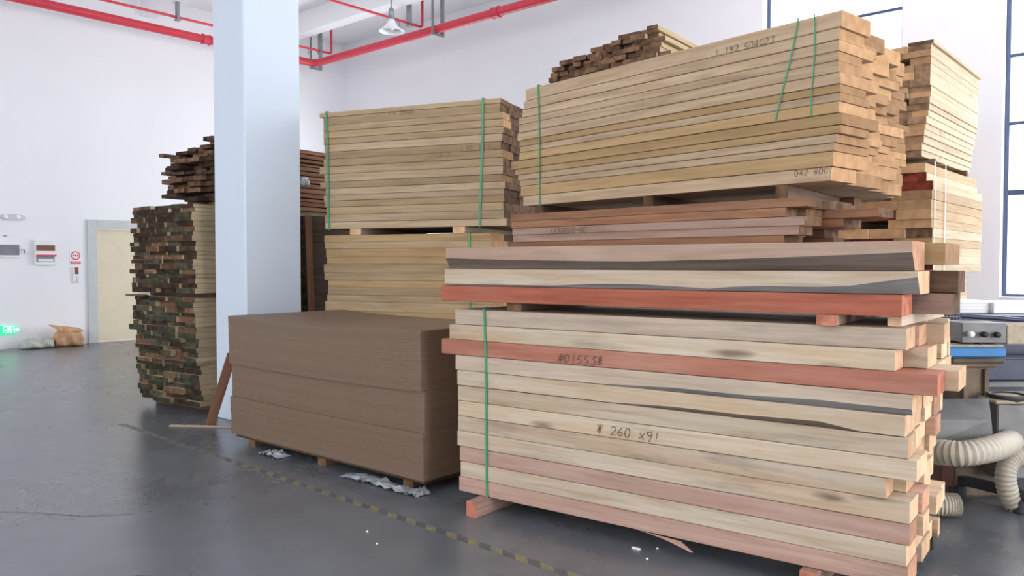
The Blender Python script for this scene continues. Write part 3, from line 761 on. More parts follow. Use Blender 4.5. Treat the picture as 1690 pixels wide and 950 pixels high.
# ---------- short boards piled crosswise on the big bundle
pu = Vector(bu); pn = C2W(0.40, 0.917)      # direction of the boards' length
ps = big_s(906); pe = big_s(1096)
P_ = Vector((bl_.x, bl_.y, 2.884))+bv*0.02
nrow = 6; rs = random.Random(4); cnt = 0; pd = (bv-bu*0.236).normalized()
plen = 0.72
for r_ in range(nrow):
    s_ = ps + (0.0 if r_ < 2 else rs.uniform(0, 0.03)); c_ = 0
    s_ += [0, 0.01, 0.03, 0.10, 0.40, 0.66][r_]
    while s_ < pe-0.06-0.015*r_:
        w_ = rs.uniform(0.07, 0.12); c_ += 1
        ff = rs.uniform(-0.02, 0.05)
        o = board('short_board', plen+rs.uniform(-0.05, 0.05), w_-0.006, 0.032, [M['blond'] if s_+w_ > pe-0.2 else M['brown'], M['e_brown'], M['bark']],
                  P_+pu*(s_+w_)+bv*ff+UP*(r_*0.035+0.0005*c_)*1.0, math.atan2(bv.y, bv.x)-R(7), rs, seg=2)
        # local y must run back along -pu: board's left side
        o.rotation_euler.z = math.atan2(pd.y, pd.x); o.location = P_+pu*(s_+w_-0.003)+bv*ff+UP*(r_*0.035)
        tag(o, f'short rough board, {ORD[nrow-r_]} row from top of crosswise pile, {ORD[c_]} from its left', 'board', 'short boards piled on the big bundle')
        s_ += w_
# ---------- two strapped bundles in the middle
cr = pt(826, 374, 7.5); cl = pt(533, 379, 8.25)
def two(cl, cr, z0):
    a_ = Vector((cl.x, cl.y, z0)); b_ = Vector((cr.x, cr.y, z0)); u = b_-a_; L = u.length; u.normalize(); return a_, u, L, Vector((-u.y, u.x, 0))
a_, cu_, cL, cv_ = two(cl, cr, 1.905)
CH1 = 3.095-1.905
n_ = 17; rc = random.Random(12); cl_ = [rc.uniform(0.85, 1.2) for _ in range(n_)]; cl_[-1] = 0.7; f_ = CH1/sum(cl_); cl_ = [x*f_ for x in cl_]
ce = {(1, 1): (-0.03, cL+0.0), (9, 1): (-0.06, cL+0.0), (11, 1): (-0.06, cL-0.01)}
cstk = stack('sawn_board', 'board', 'board', 'upper middle bundle', 'front', 'boards of the upper middle bundle', a_, cu_, cL, cv_, cl_, (0.16, 0.30), 1.45,  # rear columns deepened out of view to shade the stack behind
      ['yellowtan', 'yellow_b', 'tan_b'], 41, ends=ce, uj=0.018, gap=0.0022, colpal=['yellow_b', 'tan_b'], lean=lambda q_: (0.09*(1-q_)*0.5, 0))
CR = {(r_, c_): o for r_, c_, o in cstk}
writing(CR[(2, 1)], 'XXX 00000', onface(641, 187, a_, cu_, cv_, 0.006), cu_, 0.04)
writing(CR[(6, 1)], '1 00  00 |', onface(760, 244, a_, cu_, cv_, 0.006), cu_, 0.04)
writing(CR[(8, 1)], '1X1 0', onface(721, 256, a_, cu_, cv_, 0.006), cu_, 0.036)
strapband('packing_strap', a_, cu_, cv_, on_line(545, a_, cu_), 1.45, 1.905, 3.095, 'green strap near the left end of upper middle bundle', None, slant=-0.03, w=0.022, off=0.009)
strapband('packing_strap', a_, cu_, cv_, on_line(793, a_, cu_), 1.45, 1.905, 3.095, 'green strap near the right end of upper middle bundle', None, slant=0.03, w=0.022, off=0.009)
for i, s_ in enumerate((on_line(588, a_, cu_), on_line(758, a_, cu_))):
    batten('timber_skid', Vector((a_.x, a_.y, 1.842))+cu_*s_-cv_*0.01, Vector((a_.x, a_.y, 1.842))+cu_*s_+cv_*1.42, 0.13, 0.061, SKP, ['packer between the two middle bundles, towards the column', 'packer between the two middle bundles, towards the big bundle'][i], 'packers between the middle bundles')
batten('timber_skid', Vector((a_.x, a_.y, 1.842))+cu_*0.05+cv_*1.48, Vector((a_.x, a_.y, 1.842))+cu_*(cL+0.12)+cv_*1.48, 0.09, 0.061, SKD, 'bearer added at the back to darken the slot between the two middle bundles')  # added bearer, shuts out the bright view through the slot
a2, cu2, cL2, cv2 = two(pt(538, 400, 8.23), pt(808, 400, 7.54), 0.10)
n_ = 22; cl_ = [rc.uniform(0.8, 1.2) for _ in range(n_)]; f_ = (1.84-0.10)/sum(cl_); cl_ = [x*f_ for x in cl_]
stack('sawn_board', 'board', 'board', 'lower middle bundle', 'front', 'boards of the lower middle bundle', a2, cu2, cL2, cv2, cl_, (0.28, 0.45), 1.45,  # unseen rear depth extended here too, for its shade
      ['yellowtan', 'honey', 'yellowtan'], 43, uj=0.025, colpal=['yellow_b', 'tan_b'])
strapband('packing_strap', a2, cu2, cv2, on_line(775, a2, cu2), 1.45, 0.10, 1.84, 'green strap round the lower middle bundle', None, w=0.018, off=0.009, slant=0.0)
for s_ in (0.35, cL2-0.35):
    batten('timber_skid', Vector((a2.x, a2.y, 0))+cu2*s_, Vector((a2.x, a2.y, 0))+cu2*s_+cv2*1.42, 0.09, 0.098, SKD, 'floor skid under the lower middle bundle', 'floor skids under the middle bundle')

# ---------- fibreboard sheets
MZ = 0.095
q0 = hz(382, 714, MZ); q1 = hz(699, 795, MZ); qu = q1-q0; qL = qu.length; qu.normalize(); qv = Vector((-qu.y, qu.x, 0))
nS = 50; th = (1.105-MZ)/nS
rq = random.Random(8)
bands = [(0, 9), (9, 16), (16, 30), (30, 40), (40, 47), (47, 50)]     # packs, bottom to top
bo = {0: (0.0, 0.0), 1: (0.004, -0.008), 2: (0.004, 0.009), 3: (-0.008, -0.010), 4: (-0.012, -0.010), 5: (-0.015, -0.012)}
for i in range(nS):
    bi = [k_ for k_, (x, y) in enumerate(bands) if x <= i < y][0]
    du, dv = bo[bi]; du += rq.uniform(-0.0015, 0.0015); dv += rq.uniform(-0.0012, 0.0012)
    w_ = 1.22; sag = -0.028*(i/nS)
    mb = MB(); vs = []; fs = []; sg = 12
    hh = th-0.0006
    for j in range(sg+1):
        x = qL*j/sg; zz = sag*(1-(2*j/sg-1)**2)
        for (yy, z_) in ((0, 0), (0, hh), (w_, hh), (w_, 0)): vs.append((x, yy, zz+z_))
    for j in range(sg):
        for k_ in range(4):
            a = j*4+k_; b_ = j*4+(k_+1) % 4; fs.append((a, b_, b_+4, a+4)[::-1])
    fs.append((0, 1, 2, 3)[::-1]); fs.append(tuple(sg*4+x for x in (0, 1, 2, 3)))
    mb.add(vs, fs)
    me = bpy.data.meshes.new('fibreboard_sheet'); me.from_pydata(mb.v, [], mb.f); me.materials.append(M['mdf']); me.update()
    o = bpy.data.objects.new('fibreboard_sheet', me); COL.objects.link(o)
    o.location = Vector((q0.x, q0.y, MZ+i*th))+qu*du+qv*dv; o.rotation_euler = (0, 0, math.atan2(qu.y, qu.x))
    if i == nS-1: lb = 'topmost brown fibreboard sheet, its bare face open to view'
    elif i == 0: lb = 'lowest brown fibreboard sheet, just above the floor bearers'
    else:
        nm = ['bottom pack', 'pack next above the bottom one', 'recessed middle pack', 'overhanging pack', 'pack next below the top one', 'top pack'][bi]
        k2 = bands[bi][1]-i
        lb = f'fibreboard sheet, {ORD[k2]} from top of the {nm}'
    tag(o, lb, 'fibreboard sheet', 'fibreboard sheets in the low wide stack')
for i, s_ in enumerate((0.22, qL/2, qL-0.22)):
    batten('timber_skid', Vector((q0.x, q0.y, 0))+qu*s_+qv*0.06, Vector((q0.x, q0.y, 0))+qu*s_+qv*1.18, 0.10, 0.064+0*s_, SKD, ['floor bearer under the fibreboard stack, nearest the column', 'floor bearer under the middle of the fibreboard stack', 'floor bearer under the fibreboard stack, nearest the front stack'][i], 'bearers under the fibreboard')
mb = MB(); mb.box((qL/2, 0.61, 0), (qL-0.06, 1.16, 0.026), ch=0.003)
o = mb.build('pallet_board', M['dark']); o.location = Vector((q0.x, q0.y, 0.079)); o.rotation_euler = (0, 0, math.atan2(qu.y, qu.x)); tag(o, 'dark flat pallet board under the fibreboard stack', 'pallet')
# scraps of plastic film under the fibreboard
rp = random.Random(2)
def film(s_, wd, label, seed, h=0.05):
    r2 = random.Random(seed); mb = MB(); nx, ny = 14, 6; vs = []
    for i in range(nx+1):
        for j in range(ny+1):
            x = wd*(i/nx-0.5); y = -0.05+0.13*j/ny
            z = 0.006+h*abs(math.sin(i*1.7+j*2.1+seed))*r2.uniform(0.2, 1)*(1-abs(2*i/nx-1)**2)
            vs.append(Vector((x+r2.uniform(-.01, .01), y+r2.uniform(-.012, .012), z)))
    n1_ = len(vs); vs += [p+Vector((0, 0, -0.002)) for p in vs]
    fs = []
    for i in range(nx):
        for j in range(ny):
            a = i*(ny+1)+j; fs.append((a, a+ny+1, a+ny+2, a+1)); fs.append((a+n1_, a+1+n1_, a+ny+2+n1_, a+ny+1+n1_))
    mb.add(vs, fs, 0, False)
    o = mb.build('plastic_film', M['film']); o.location = Vector((q0.x, q0.y, 0.0))+qu*s_-qv*0.015; o.rotation_euler = (0, 0, math.atan2(qu.y, qu.x))
    tag(o, label, 'plastic film')
film(on_line(448, q0, qu), 0.30, 'crumpled clear film lying under the fibreboard stack near the column', 1)
film(on_line(622, q0, qu), 0.75, 'long strip of clear film hanging along the fibreboard stack bottom', 5, 0.035)
film(on_line(688, q0, qu), 0.12, 'small white film scrap at the near corner of the fibreboard', 9)

# ---------- dark stacks left of and behind the column
lc = pt(320, 495, 8.2); lf_ = pt(218, 495, 8.8)
lv = Vector((lf_.x-lc.x, lf_.y-lc.y, 0)); LD = lv.length; lv.normalize(); lu = Vector((lv.y, -lv.x, 0))
if lu.y < 0: lu = -lu
# v from near corner to the left; boards run away along lu
rl = random.Random(17)
def lays(n, H, r_, lo=0.75, hi=1.25):
    l_ = [r_.uniform(lo, hi) for _ in range(n)]; f = H/sum(l_); return [x*f for x in l_]
L0 = Vector((lc.x, lc.y, 0.085))
stack('weathered_board', 'board', 'board', 'lower dark stack', 'column', 'boards of the lower dark stack', L0, lu, 2.5, lv, lays(22, 1.196-0.085, rl), (0.15, 0.34), LD-0.02,
      ['moss', 'moss', 'dark', 'moss', 'brownend'], 51, uj=0.035, lean=lambda q_: (0, -0.11*(1-q_)**1.3), gap=0.0006, missing=0.03,
      lab=lambda cw, r_, c_: f'{cw} board, {ORD[r_]} row from top of lower dark stack, {ORD[c_]} from column side')
L1 = Vector((lc.x, lc.y, 1.243))
stack('weathered_board', 'board', 'board', 'middle dark stack', 'column', 'boards of the middle dark stack', L1, lu, 2.5, lv, lays(19, 2.165-1.243, rl), (0.15, 0.34), LD,
      ['dark', 'dark', 'dark', 'brownend', 'moss'], 53, uj=0.03, lean=lambda q_: (0, -0.03*(1-q_)), gap=0.0006, missing=0.02,
      lab=lambda cw, r_, c_: f'{cw} board, {ORD[r_]} row from top of middle dark stack, {ORD[c_]} from column side')
for i, s_ in enumerate((0.25, 2.2)):
    batten('timber_skid', Vector((lc.x, lc.y, 1.197))+lu*s_, Vector((lc.x, lc.y, 1.197))+lu*s_+lv*LD, 0.08, 0.045, SKD, ['packer near the door-side ends between lower and middle dark stacks', 'packer at the far ends between lower and middle dark stacks'][i], 'packers between the dark stacks')
    batten('timber_skid', Vector((lc.x, lc.y, 0))+lu*s_-lv*0.05, Vector((lc.x, lc.y, 0))+lu*s_+lv*(LD-0.1), 0.09, 0.084, SKD, ['floor skid under the near ends of the lower dark stack', 'floor skid under the far ends of the lower dark stack'][i], 'floor skids under the dark stack')
batten('thin_board', Vector((lc.x, lc.y, 1.197))+lu*(-0.02)+lv*(LD-0.30), Vector((lc.x, lc.y, 1.197))+lu*(-0.02)+lv*(LD+0.04), 0.06, 0.02, SKD, 'thin board end jutting left from the top of lower dark stack')
rt = random.Random(23); te = {}
for r_ in range(1, 15):
    for c_ in range(1, 9): te[(r_, c_)] = (0.33+rt.uniform(-0.10, 0.14), 2.45+rt.uniform(-0.1, 0.1))
te[(1, 1)] = (0.2, 2.4)
tops = stack('rough_board', 'plank', 'plank', 'ragged top pile', 'column', 'ragged dark planks on top', Vector((lc.x, lc.y, 2.167))+lv*(-0.02), lu, 2.2, lv, lays(14, 0.72, rt), (0.13, 0.26), LD-0.08,
      ['rustdark'], 57, ends=te, vj=0.05, gap=0.010, missing=0.06, colpal=['rough', 'rough2', 'rough2'],
      lab=lambda cw, r_, c_: f'{cw} plank, {ORD[r_]} row from top of ragged top pile, {ORD[c_]} from column side')
for r_, c_, o in tops:
    if (r_ == 1 and c_ > 3) or (r_ == 2 and c_ > 5):
        bpy.data.objects.remove(o)
    else:
        pass
stack('added_dark_plank', 'plank', 'plank', 'added dark plank pile', 'column', 'dark planks added as shade behind the column', Vector((lc.x, lc.y, 0.0))+lu*1.30-lv*0.27, lu, 1.2, lv, [0.15]*14, (0.14, 0.15), 0.145,
      ['rough'], 59, uj=0.01, lab=lambda cw, r_, c_: f'dark wide plank added as shade, {ORD[r_]} row from top of low pile just right of the column')  # pile added; its dark colour stands in for shade on the stack side
# leaning boards
def leaner(p, q_, w, t, mats, label, wdir, cat='board', name='leaning_board'):
    p = Vector(p); q_ = Vector(q_); d = (q_-p); L = d.length; d.normalize()
    wd = Vector(wdir); wd = (wd-d*wd.dot(d)).normalized(); n_ = d.cross(wd)
    rnd = random.Random(1); o = board(name, L, w, t, mats, (0, 0, 0), 0, rnd, seg=3)
    mt_ = Matrix(((d.x, wd.x, n_.x, p.x), (d.y, wd.y, n_.y, p.y), (d.z, wd.z, n_.z, p.z), (0, 0, 0, 1)))
    o.rotation_mode = 'XYZ'; o.matrix_world = mt_
    tag(o, label, cat); return o
p_ = hz(338, 702, 0.004); top_ = pt(374, 585, 7.20)
leaner(p_+FX*0.0, top_, 0.085, 0.03, [M['rust'], M['e_brown'], M['bark']], 'brown stick leaning up against the corner of the fibreboard stack', RX)
b0 = pt(513, 560, 8.85); b0.z = 0.003; t0 = pt(503, 357, 9.05)
leaner(b0, t0, 0.075, 0.022, [M['rust'], M['e_brown'], M['bark']], 'tall narrow board standing on end between column and middle bundles', RX)
g0 = hz(280, 703, 0.0); g1 = hz(384, 705, 0.0)
batten('wood_strip', g0, g1, 0.045, 0.014, SKP, 'thin pale strip of wood flat on the floor before the column')
g0 = hz(285, 690, 0.0); g1 = hz(350, 699, 0.0)
# white foam lump between the boards
bl0 = pt(503, 300, 9.35)
mb = MB(); rr_ = random.Random(3); prof = []
vs = []; fs = []; nn = 12; mm = 8
for i in range(mm+1):
    for k_ in range(nn):
        th_ = PI*i/mm; ph = 2*PI*k_/nn; rad = 0.05*(1+0.25*rr_.uniform(-1, 1))
        vs.append(Vector((rad*math.sin(th_)*math.cos(ph)*1.2, rad*math.sin(th_)*math.sin(ph), rad*math.cos(th_)*1.1)))
for i in range(mm):
    for k_ in range(nn):
        a = i*nn+k_; b_ = i*nn+(k_+1) % nn; fs.append((a, a+nn, b_+nn, b_))
mb.add(vs, fs, 0, True); o = mb.build('crumpled_paper', M['white']); o.location = bl0; tag(o, 'crumpled white paper stuck in the board ends beside the column', 'paper')

# ---------- stacks at the right, in front of the windows
rz = 7.5
def rcorner(px, z0): p = pt(px, 435, rz); p.z = z0; return p
rr0 = random.Random(61)
ru = Vector((0, 1, 0)); rv = Vector((-1, 0, 0))
stack('edged_board', 'board', 'board', 'upper window stack', 'window side', 'boards of the upper window stack', rcorner(1531, 2.56), ru, 1.95, rv, lays(17, 3.60-2.56, rr0), (0.12, 0.26), 1.15,
      ['blond_t', 'blond_m'], 61, uj=0.03, lean=lambda q_: (0.0, 0.07-0.14*q_ if q_ < 0.5 else 0.0), colpal=['blond_m', 'blond_t'], missing=0.06,
      lab=lambda cw, r_, c_: f'{cw} board, {ORD[r_]} row from top of upper window-side stack, {ORD[c_]} from its lit side')
o = batten('sawn_board', rcorner(1545, 3.602)+Vector((-0.15, -0.05, 0)), rcorner(1545, 3.602)+Vector((-0.15, 1.95, 0)), 0.22, 0.03, [M['blond'], M['e_brown'], M['bark']], 'top board overhanging the lit side of the upper window-side stack')
o['category'] = 'board'
low = stack('edged_board', 'board', 'board', 'lower window stack', 'window side', 'boards of the lower window stack', rcorner(1537, 1.46), ru, 2.08, rv, lays(12, 2.50-1.46, rr0, 0.9, 1.1), (0.22, 0.42), 1.2,
      ['blond', 'timber_t', 'timber_t', 'maroon'], 67, uj=0.04, lean=lambda q_: (0.0, 0.06*(q_ > 0.85)), colpal=['blond_t', 'blond_t', 'maroon', 'blond'], missing=0.10,
      lab=lambda cw, r_, c_: f'{cw} board, {ORD[r_]} row from top of lower window-side stack, {ORD[c_]} from its lit side')
for i, s_ in enumerate((0.3, 1.6)):
    batten('timber_skid', rcorner(1531, 2.502)+ru*s_+rv*0.02, rcorner(1531, 2.502)+ru*s_+rv*1.1, 0.07, 0.057, SKD, ['packer near the front between the two window-side stacks', 'packer at the rear between the two window-side stacks'][i], 'packers between window stacks')
    batten('timber_skid', rcorner(1515, 1.40)+ru*s_+rv*0.02, rcorner(1515, 1.40)+ru*s_+rv*1.1, 0.07, 0.058, SKD, ['packer near the front under the lower window-side stack', 'packer at the rear under the lower window-side stack'][i], 'packers between window stacks')
    batten('timber_skid', rcorner(1512, 0.0)+ru*s_+rv*0.02, rcorner(1512, 0.0)+ru*s_+rv*1.1, 0.09, 0.098, SKD, 'floor skid under the window-side stacks', 'floor skids under the window stacks')
stack('edged_board', 'board', 'board', 'bottom window stack', 'window side', 'boards of the bottom window stack', rcorner(1512, 0.10), ru, 2.0, rv, lays(7, 1.30, rr0), (0.36, 0.5), 1.15,
      ['blond'], 71, uj=0.03, colpal=['blond_t', 'maroon'], 
      lab=lambda cw, r_, c_: f'{cw} board, {ORD[r_]} row from top of bottom window-side stack, {ORD[c_]} from lit side')
strapband('packing_strap', rcorner(1537, 0), ru, rv, 0.42, 1.2, 1.46, 2.50, 'white strap down the lit side of the lower window stack', None, w=0.02, mat='wstrap', off=0.012)
strapband('packing_strap', rcorner(1537, 0), ru, rv, 0.04, 1.2, 1.46, 2.50, 'green strap at the near corner of the lower window stack', None, w=0.02, off=0.012)

# ------------------------------------------------------------------ fire pipes and lamp
PZ, PXm, PYm = 6.15, -15.7, 10.9
def collar(p, axis, r_=0.1): 
    p = Vector(p); axis = Vector(axis); mb.tube([p-axis*0.05, p-axis*0.05, p+axis*0.05], r_, 20, 0)
root = empty('fire_pipe', (PXm, PYm, PZ), 'thick red fire pipe hung along the left and back walls', 'pipe')
mb = MB(); pts = [Vector((PXm, YF+0.05, PZ)), Vector((PXm, PYm-0.18, PZ)), Vector((PXm+0.03, PYm-0.07, PZ)), Vector((PXm+0.10, PYm-0.02, PZ)), Vector((PXm+0.2, PYm, PZ)), Vector((XR-0.05, PYm, PZ))]
mb.tube(pts, 0.082, 20); mb.build('pipe_run', M['redpaint'], root)
for p, ax in ((Vector((hx(340, 68, PXm).x, hx(340, 68, PXm).y, PZ)), Vector((0, 1, 0))), (Vector((hy(819, 22, PYm).x, PYm, PZ)), Vector((1, 0, 0)))):
    mb = MB(); mb.tube([p-ax*0.07, p+ax*0.07], 0.095, 20); mb.tube([p-ax*0.085, p-ax*0.065], 0.105, 20); mb.tube([p+ax*0.065, p+ax*0.085], 0.105, 20); mb.build('pipe_coupling', M['redpaint'], root)
def hanger(x, y, z, ax, w=0.26):
    ax = Vector(ax); root = empty('pipe_hanger', (x, y, z-0.1), '', 'pipe hanger', 'grey steel pipe hangers')
    mb = MB(); c = Vector((x, y, 0))
    sz = (0.03 if ax.x else 0.012, 0.012 if ax.x else 0.03)
    for s_ in (-1, 1):
        q_ = c+ax*(s_*w/2); wd = 0.035 if s_ < 0 else 0.06
        mb.box((q_.x, q_.y, (ZC+z-0.13)/2), (wd, wd, ZC-z+0.13))
    mb.build('hanger_rod', M['galv'], root)
    mb = MB(); mb.box((x, y, z-0.115), (w*abs(ax.x)+0.05, w*abs(ax.y)+0.05, 0.05)); mb.build('hanger_bracket', M['galv'], root)
    return root
h1 = hy(521, 110, PYm); h2 = hy(722, 52, PYm)
hanger(h1.x, PYm, PZ, (0, 1, 0))['label'] = 'grey steel hanger on the red pipe just right of the column'
hanger(h2.x, PYm, PZ, (0, 1, 0))['label'] = 'grey steel hanger on the red pipe, right of the hanging lamp'
for px in (1010, 250-0):
    pass
SZ = 6.27
def branch(xb, label, y1=10.9):
    root = empty('sprinkler_pipe', (xb, y1, SZ), label, 'pipe', 'thin red sprinkler pipes')
    mb = MB(); mb.tube([Vector((xb, YF+0.05, SZ)), Vector((xb, y1-0.05, SZ)), Vector((xb, y1-0.01, SZ+0.02)), Vector((xb, y1, SZ+0.06)), Vector((xb, y1, ZC-0.02))], 0.026, 12)
    mb.build('pipe_run', M['redpaint'], root)
    mb = MB(); mb.lathe([(0, -0.10), (0.03, -0.10), (0.03, -0.092), (0.008, -0.085), (0.012, -0.03), (0.02, 0)], (xb, y1-0.6, SZ-0.01), 12); mb.build('sprinkler_head', M['galv'], root)
e1 = hy(697, 49, 10.9); e2 = hy(547, 94, 10.9)
branch(e1.x, 'thin red sprinkler pipe crossing above the hanging lamp'); branch(e2.x, 'thin red sprinkler pipe running beside the thick pipe at left')
s1 = hx(293, 25, e2.x)
for (x, y, lb) in ((e2.x, s1.y, 'small grey bracket holding the thin pipe left of the column'), (e1.x, 10.55, 'grey strap holding the end of thin pipe by the lamp'), (e2.x, 10.6, 'grey strap holding the thin pipe end just right of the column')):
    mb = MB(); zt = 6.56 if lb.startswith('small') else ZC
    if lb.startswith('small'): mb.box((x, y, SZ+0.17), (0.09, 0.05, 0.42))
    else: mb.box((x, y, (ZC+SZ-0.05)/2), (0.13, 0.03, ZC-SZ+0.05))
    mb.box((x, y, SZ-0.05), (0.12, 0.08, 0.03))
    if lb.startswith('small'): mb.box((x, (y+7.5)/2, SZ+0.37), (0.05, abs(7.5-y)+0.05, 0.04)) 
    tag(mb.build('pipe_bracket', M['galv'], origin=(x, y, SZ)), lb, 'bracket')
# pendant lamp
lp = pt(646, 50, 13.5)
root = empty('pendant_lamp', (lp.x, lp.y, lp.z), 'white bell-shaped factory lamp hanging from the ceiling by a rod', 'lamp')
mb = MB(); mb.lathe([(0.15, 0.0), (0.205, -0.025), (0.218, -0.022), (0.215, -0.012), (0.15, 0.03), (0.09, 0.09), (0.06, 0.15), (0.05, 0.19), (0.045, 0.185), (0.085, 0.085), (0.14, 0.03), (0.15, 0.0)], lp, 40); mb.build('lamp_shade', M['lampwhite'], root)
mb = MB(); mb.lathe([(0, 0.38), (0.03, 0.37), (0.045, 0.33), (0.055, 0.19), (0, 0.185)], lp, 20); mb.build('lamp_housing', M['galv'], root)
mb = MB(); mb.lathe([(0, 0.0), (0.04, 0.005), (0.07, 0.03), (0.07, 0.06), (0.045, 0.10), (0.03, 0.14), (0, 0.15)], lp+Vector((0, 0, 0.01)), 20); mb.build('light_bulb', M['lampglass'], root)
mb = MB(); mb.tube([lp+UP*0.36, Vector((lp.x, lp.y, ZC))], 0.012, 8); mb.build('lamp_rod', M['galv'], root)

# ------------------------------------------------------------------ things on and by the left wall
def wp(px, py): return hx(px, py, XL)
def wbox(mb, p, q_, d, mi=0, off=0.0, ch=0.004):
    a = wp(*p); b_ = wp(*q_)
    mb.box((XL+off+d/2, (a.y+b_.y)/2, (a.z+b_.z)/2), (d, abs(a.y-b_.y), abs(a.z-b_.z)), mi, ch=ch)
o_ = wp(20, 358)
root = empty('emergency_light', (XL, o_.y, o_.z), 'white oval twin-head emergency light high on the left wall', 'emergency light')
mb = MB(); c_ = []
for k_ in range(24):
    a = 2*PI*k_/24; c_.append(Vector((XL, o_.y+0.21*math.cos(a), o_.z+0.055*math.sin(a))))
mb.prism(c_, Vector((0.05, 0, 0))); mb.build('light_body', M['paleplastic'], root)
for dy in (-0.12, 0.08):
    mb = MB(); mb.lathe([(0, 0.022), (0.03, 0.020), (0.042, 0.0)], (XL+0.05, o_.y+dy, o_.z), 20, axis=Matrix.Rotation(PI/2, 3, 'Y')); mb.build('lamp_head', M['lampwhite'], root)
mb = MB(); wbox(mb, (-28, 399), (34, 425), 0.03); 
root = mb.build('wall_box', M['ivory'], origin=wp(5, 412)); tag(root, 'white wall box with a grey louvred front at far left', 'wall box')
mb = MB(); wbox(mb, (-24, 403), (31, 421), 0.012, off=0.026); c0 = wp(-24, 403); c1 = wp(31, 421)
for k_ in range(6):
    zz = c1.z+(c0.z-c1.z)*(k_+0.5)/6; mb.box((XL+0.042, (c0.y+c1.y)/2, zz), (0.01, abs(c0.y-c1.y)-0.02, 0.012))
o = mb.build('louvre', M['greyscreen'], root)
mb = MB(); wbox(mb, (35, 408), (48, 418), 0.02); a_p = wp(38, 412)
mb.tube([Vector((XL+0.03, a_p.y, a_p.z)), Vector((XL+0.07, a_p.y, a_p.z-0.01)), Vector((XL+0.08, a_p.y, a_p.z-0.06))], 0.012, 8, mi=1)
tag(mb.build('power_socket', [M['ivory'], M['greyscreen']], origin=a_p), 'small white socket with a grey plug beside the louvred box', 'socket')
mb = MB(); a = wp(8, 389); mb.box((XL+0.005, a.y, a.z), (0.01, 0.06, 0.02)); tag(mb.build('wall_hook', M['greyscreen'], origin=a), 'tiny grey hook on the wall above the louvred box', 'hook')
root = empty('meter_box', wp(73, 416), 'white double meter box with brown window above an open tray', 'meter box')
mb = MB(); wbox(mb, (55, 396), (90, 437), 0.05); mb.build('box_body', M['ivory'], root)
mb = MB(); wbox(mb, (58, 404), (89, 414), 0.008, off=0.05); mb.build('brown_window', M['brownglass'], root)
mb = MB(); wbox(mb, (58, 423), (88, 432), 0.006, off=0.05); mb.build('tray', M['greyscreen'], root)
mb = MB(); wbox(mb, (58, 420), (91, 423), 0.03, off=0.05); mb.build('tray_flap', M['signred'], root)
mb = MB(); wbox(mb, (61, 427), (86, 431), 0.01, off=0.054); mb.build('paper', M['white'], root)
# sign
root = empty('no_smoking_sign', wp(124, 423), 'white wall notice with a red ring and a red text bar', 'sign')
mb = MB(); wbox(mb, (114.5, 412), (133.5, 437), 0.006); mb.build('sign_board', M['white'], root)
cc = wp(124.5, 421.5)
mb = MB(); n_ = 28; ro, ri = 0.082, 0.064; vs = []; 
for k_ in range(n_):
    a = 2*PI*k_/n_
    for rr_ in (ri, ro): vs.append(Vector((XL+0.009, cc.y+rr_*math.cos(a), cc.z+rr_*math.sin(a))))
fs = [(2*k_, 2*k_+1, (2*k_+3) % (2*n_), (2*k_+2) % (2*n_)) for k_ in range(n_)]
mb.add(vs, fs); 
for k_ in range(3): mb.box((XL+0.0085, cc.y-0.035+0.035*k_, cc.z), (0.004, 0.022, 0.028))
mb.build('red_ring', M['signred'], root)
mb = MB(); wbox(mb, (116, 431), (133, 435.5), 0.004, off=0.006); mb.build('red_bar', M['signred'], root)
a0 = wp(118, 433); a1 = wp(131, 433); mb = MB()
for k_ in range(4):
    y_ = a0.y+(a1.y-a0.y)*(k_+0.5)/4
    mb.box((XL+0.011, y_, a0.z+0.006), (0.002, 0.022, 0.005)); mb.box((XL+0.011, y_, a0.z-0.007), (0.002, 0.018, 0.005)); mb.box((XL+0.011, y_, a0.z), (0.002, 0.005, 0.024))
mb.build('bar_text', M['white'], root)
root = empty('call_point', wp(125, 453), 'slim white call panel with dark display, below the red ring notice', 'call panel')
mb = MB(); wbox(mb, (120, 440), (131, 466), 0.03); mb.build('panel_body', M['ivory'], root)
mb = MB(); wbox(mb, (122.5, 441), (128.5, 452), 0.004, off=0.03); mb.build('display', M['brownglass'], root)
mb = MB(); wbox(mb, (125, 443), (127.5, 446), 0.003, off=0.034); wbox(mb, (123, 448), (125, 450), 0.003, off=0.034); mb.build('display_digit', M['signred'], root)
mb = MB()
for y_ in (456, 459.5, 463): wbox(mb, (124, y_), (127, y_+1.5), 0.004, off=0.03)
mb.build('button', M['greyscreen'], root)
# exit sign
ex = wp(14, 544)
root = empty('exit_sign', (XL, ex.y, ex.z), 'green lit exit sign with running figure and arrow, low on left wall', 'exit sign')
mb = MB(); c_ = []
yy0 = wp(-6, 544).y; yy1 = wp(31, 544).y; hh = abs(wp(0, 536).z-wp(0, 551).z)/2
pl = [(yy0, -hh), (yy1-0.10, -hh), (yy1-0.04, -hh*0.7), (yy1, 0), (yy1-0.04, hh*0.7), (yy1-0.10, hh), (yy0, hh)]
mb.prism([Vector((XL, y_, ex.z+z_)) for y_, z_ in pl], Vector((0.03, 0, 0))); mb.build('sign_face', M['exit'], root)
mb = MB(); y_ = wp(14, 544).y; z_ = ex.z; X_ = XL+0.033
for (dy, dz, w_, h_, r_) in ((0.02, 0.045, 0.03, 0.03, 0), (0, 0.01, 0.035, 0.055, 0.3), (-0.045, 0.0, 0.05, 0.016, 0.5), (0.045, 0.005, 0.05, 0.016, -0.4), (0.03, -0.04, 0.02, 0.05, 0.5), (-0.03, -0.045, 0.055, 0.018, 0.4), (-0.09, 0.0, 0.012, 0.11, 0), (0.085, 0, 0.012, 0.11, 0), (0, 0.06, 0.18, 0.01, 0)):
    mb.box((X_, y_+dy, z_+dz), (0.004, w_, h_), rot=Matrix.Rotation(r_, 3, 'X'))
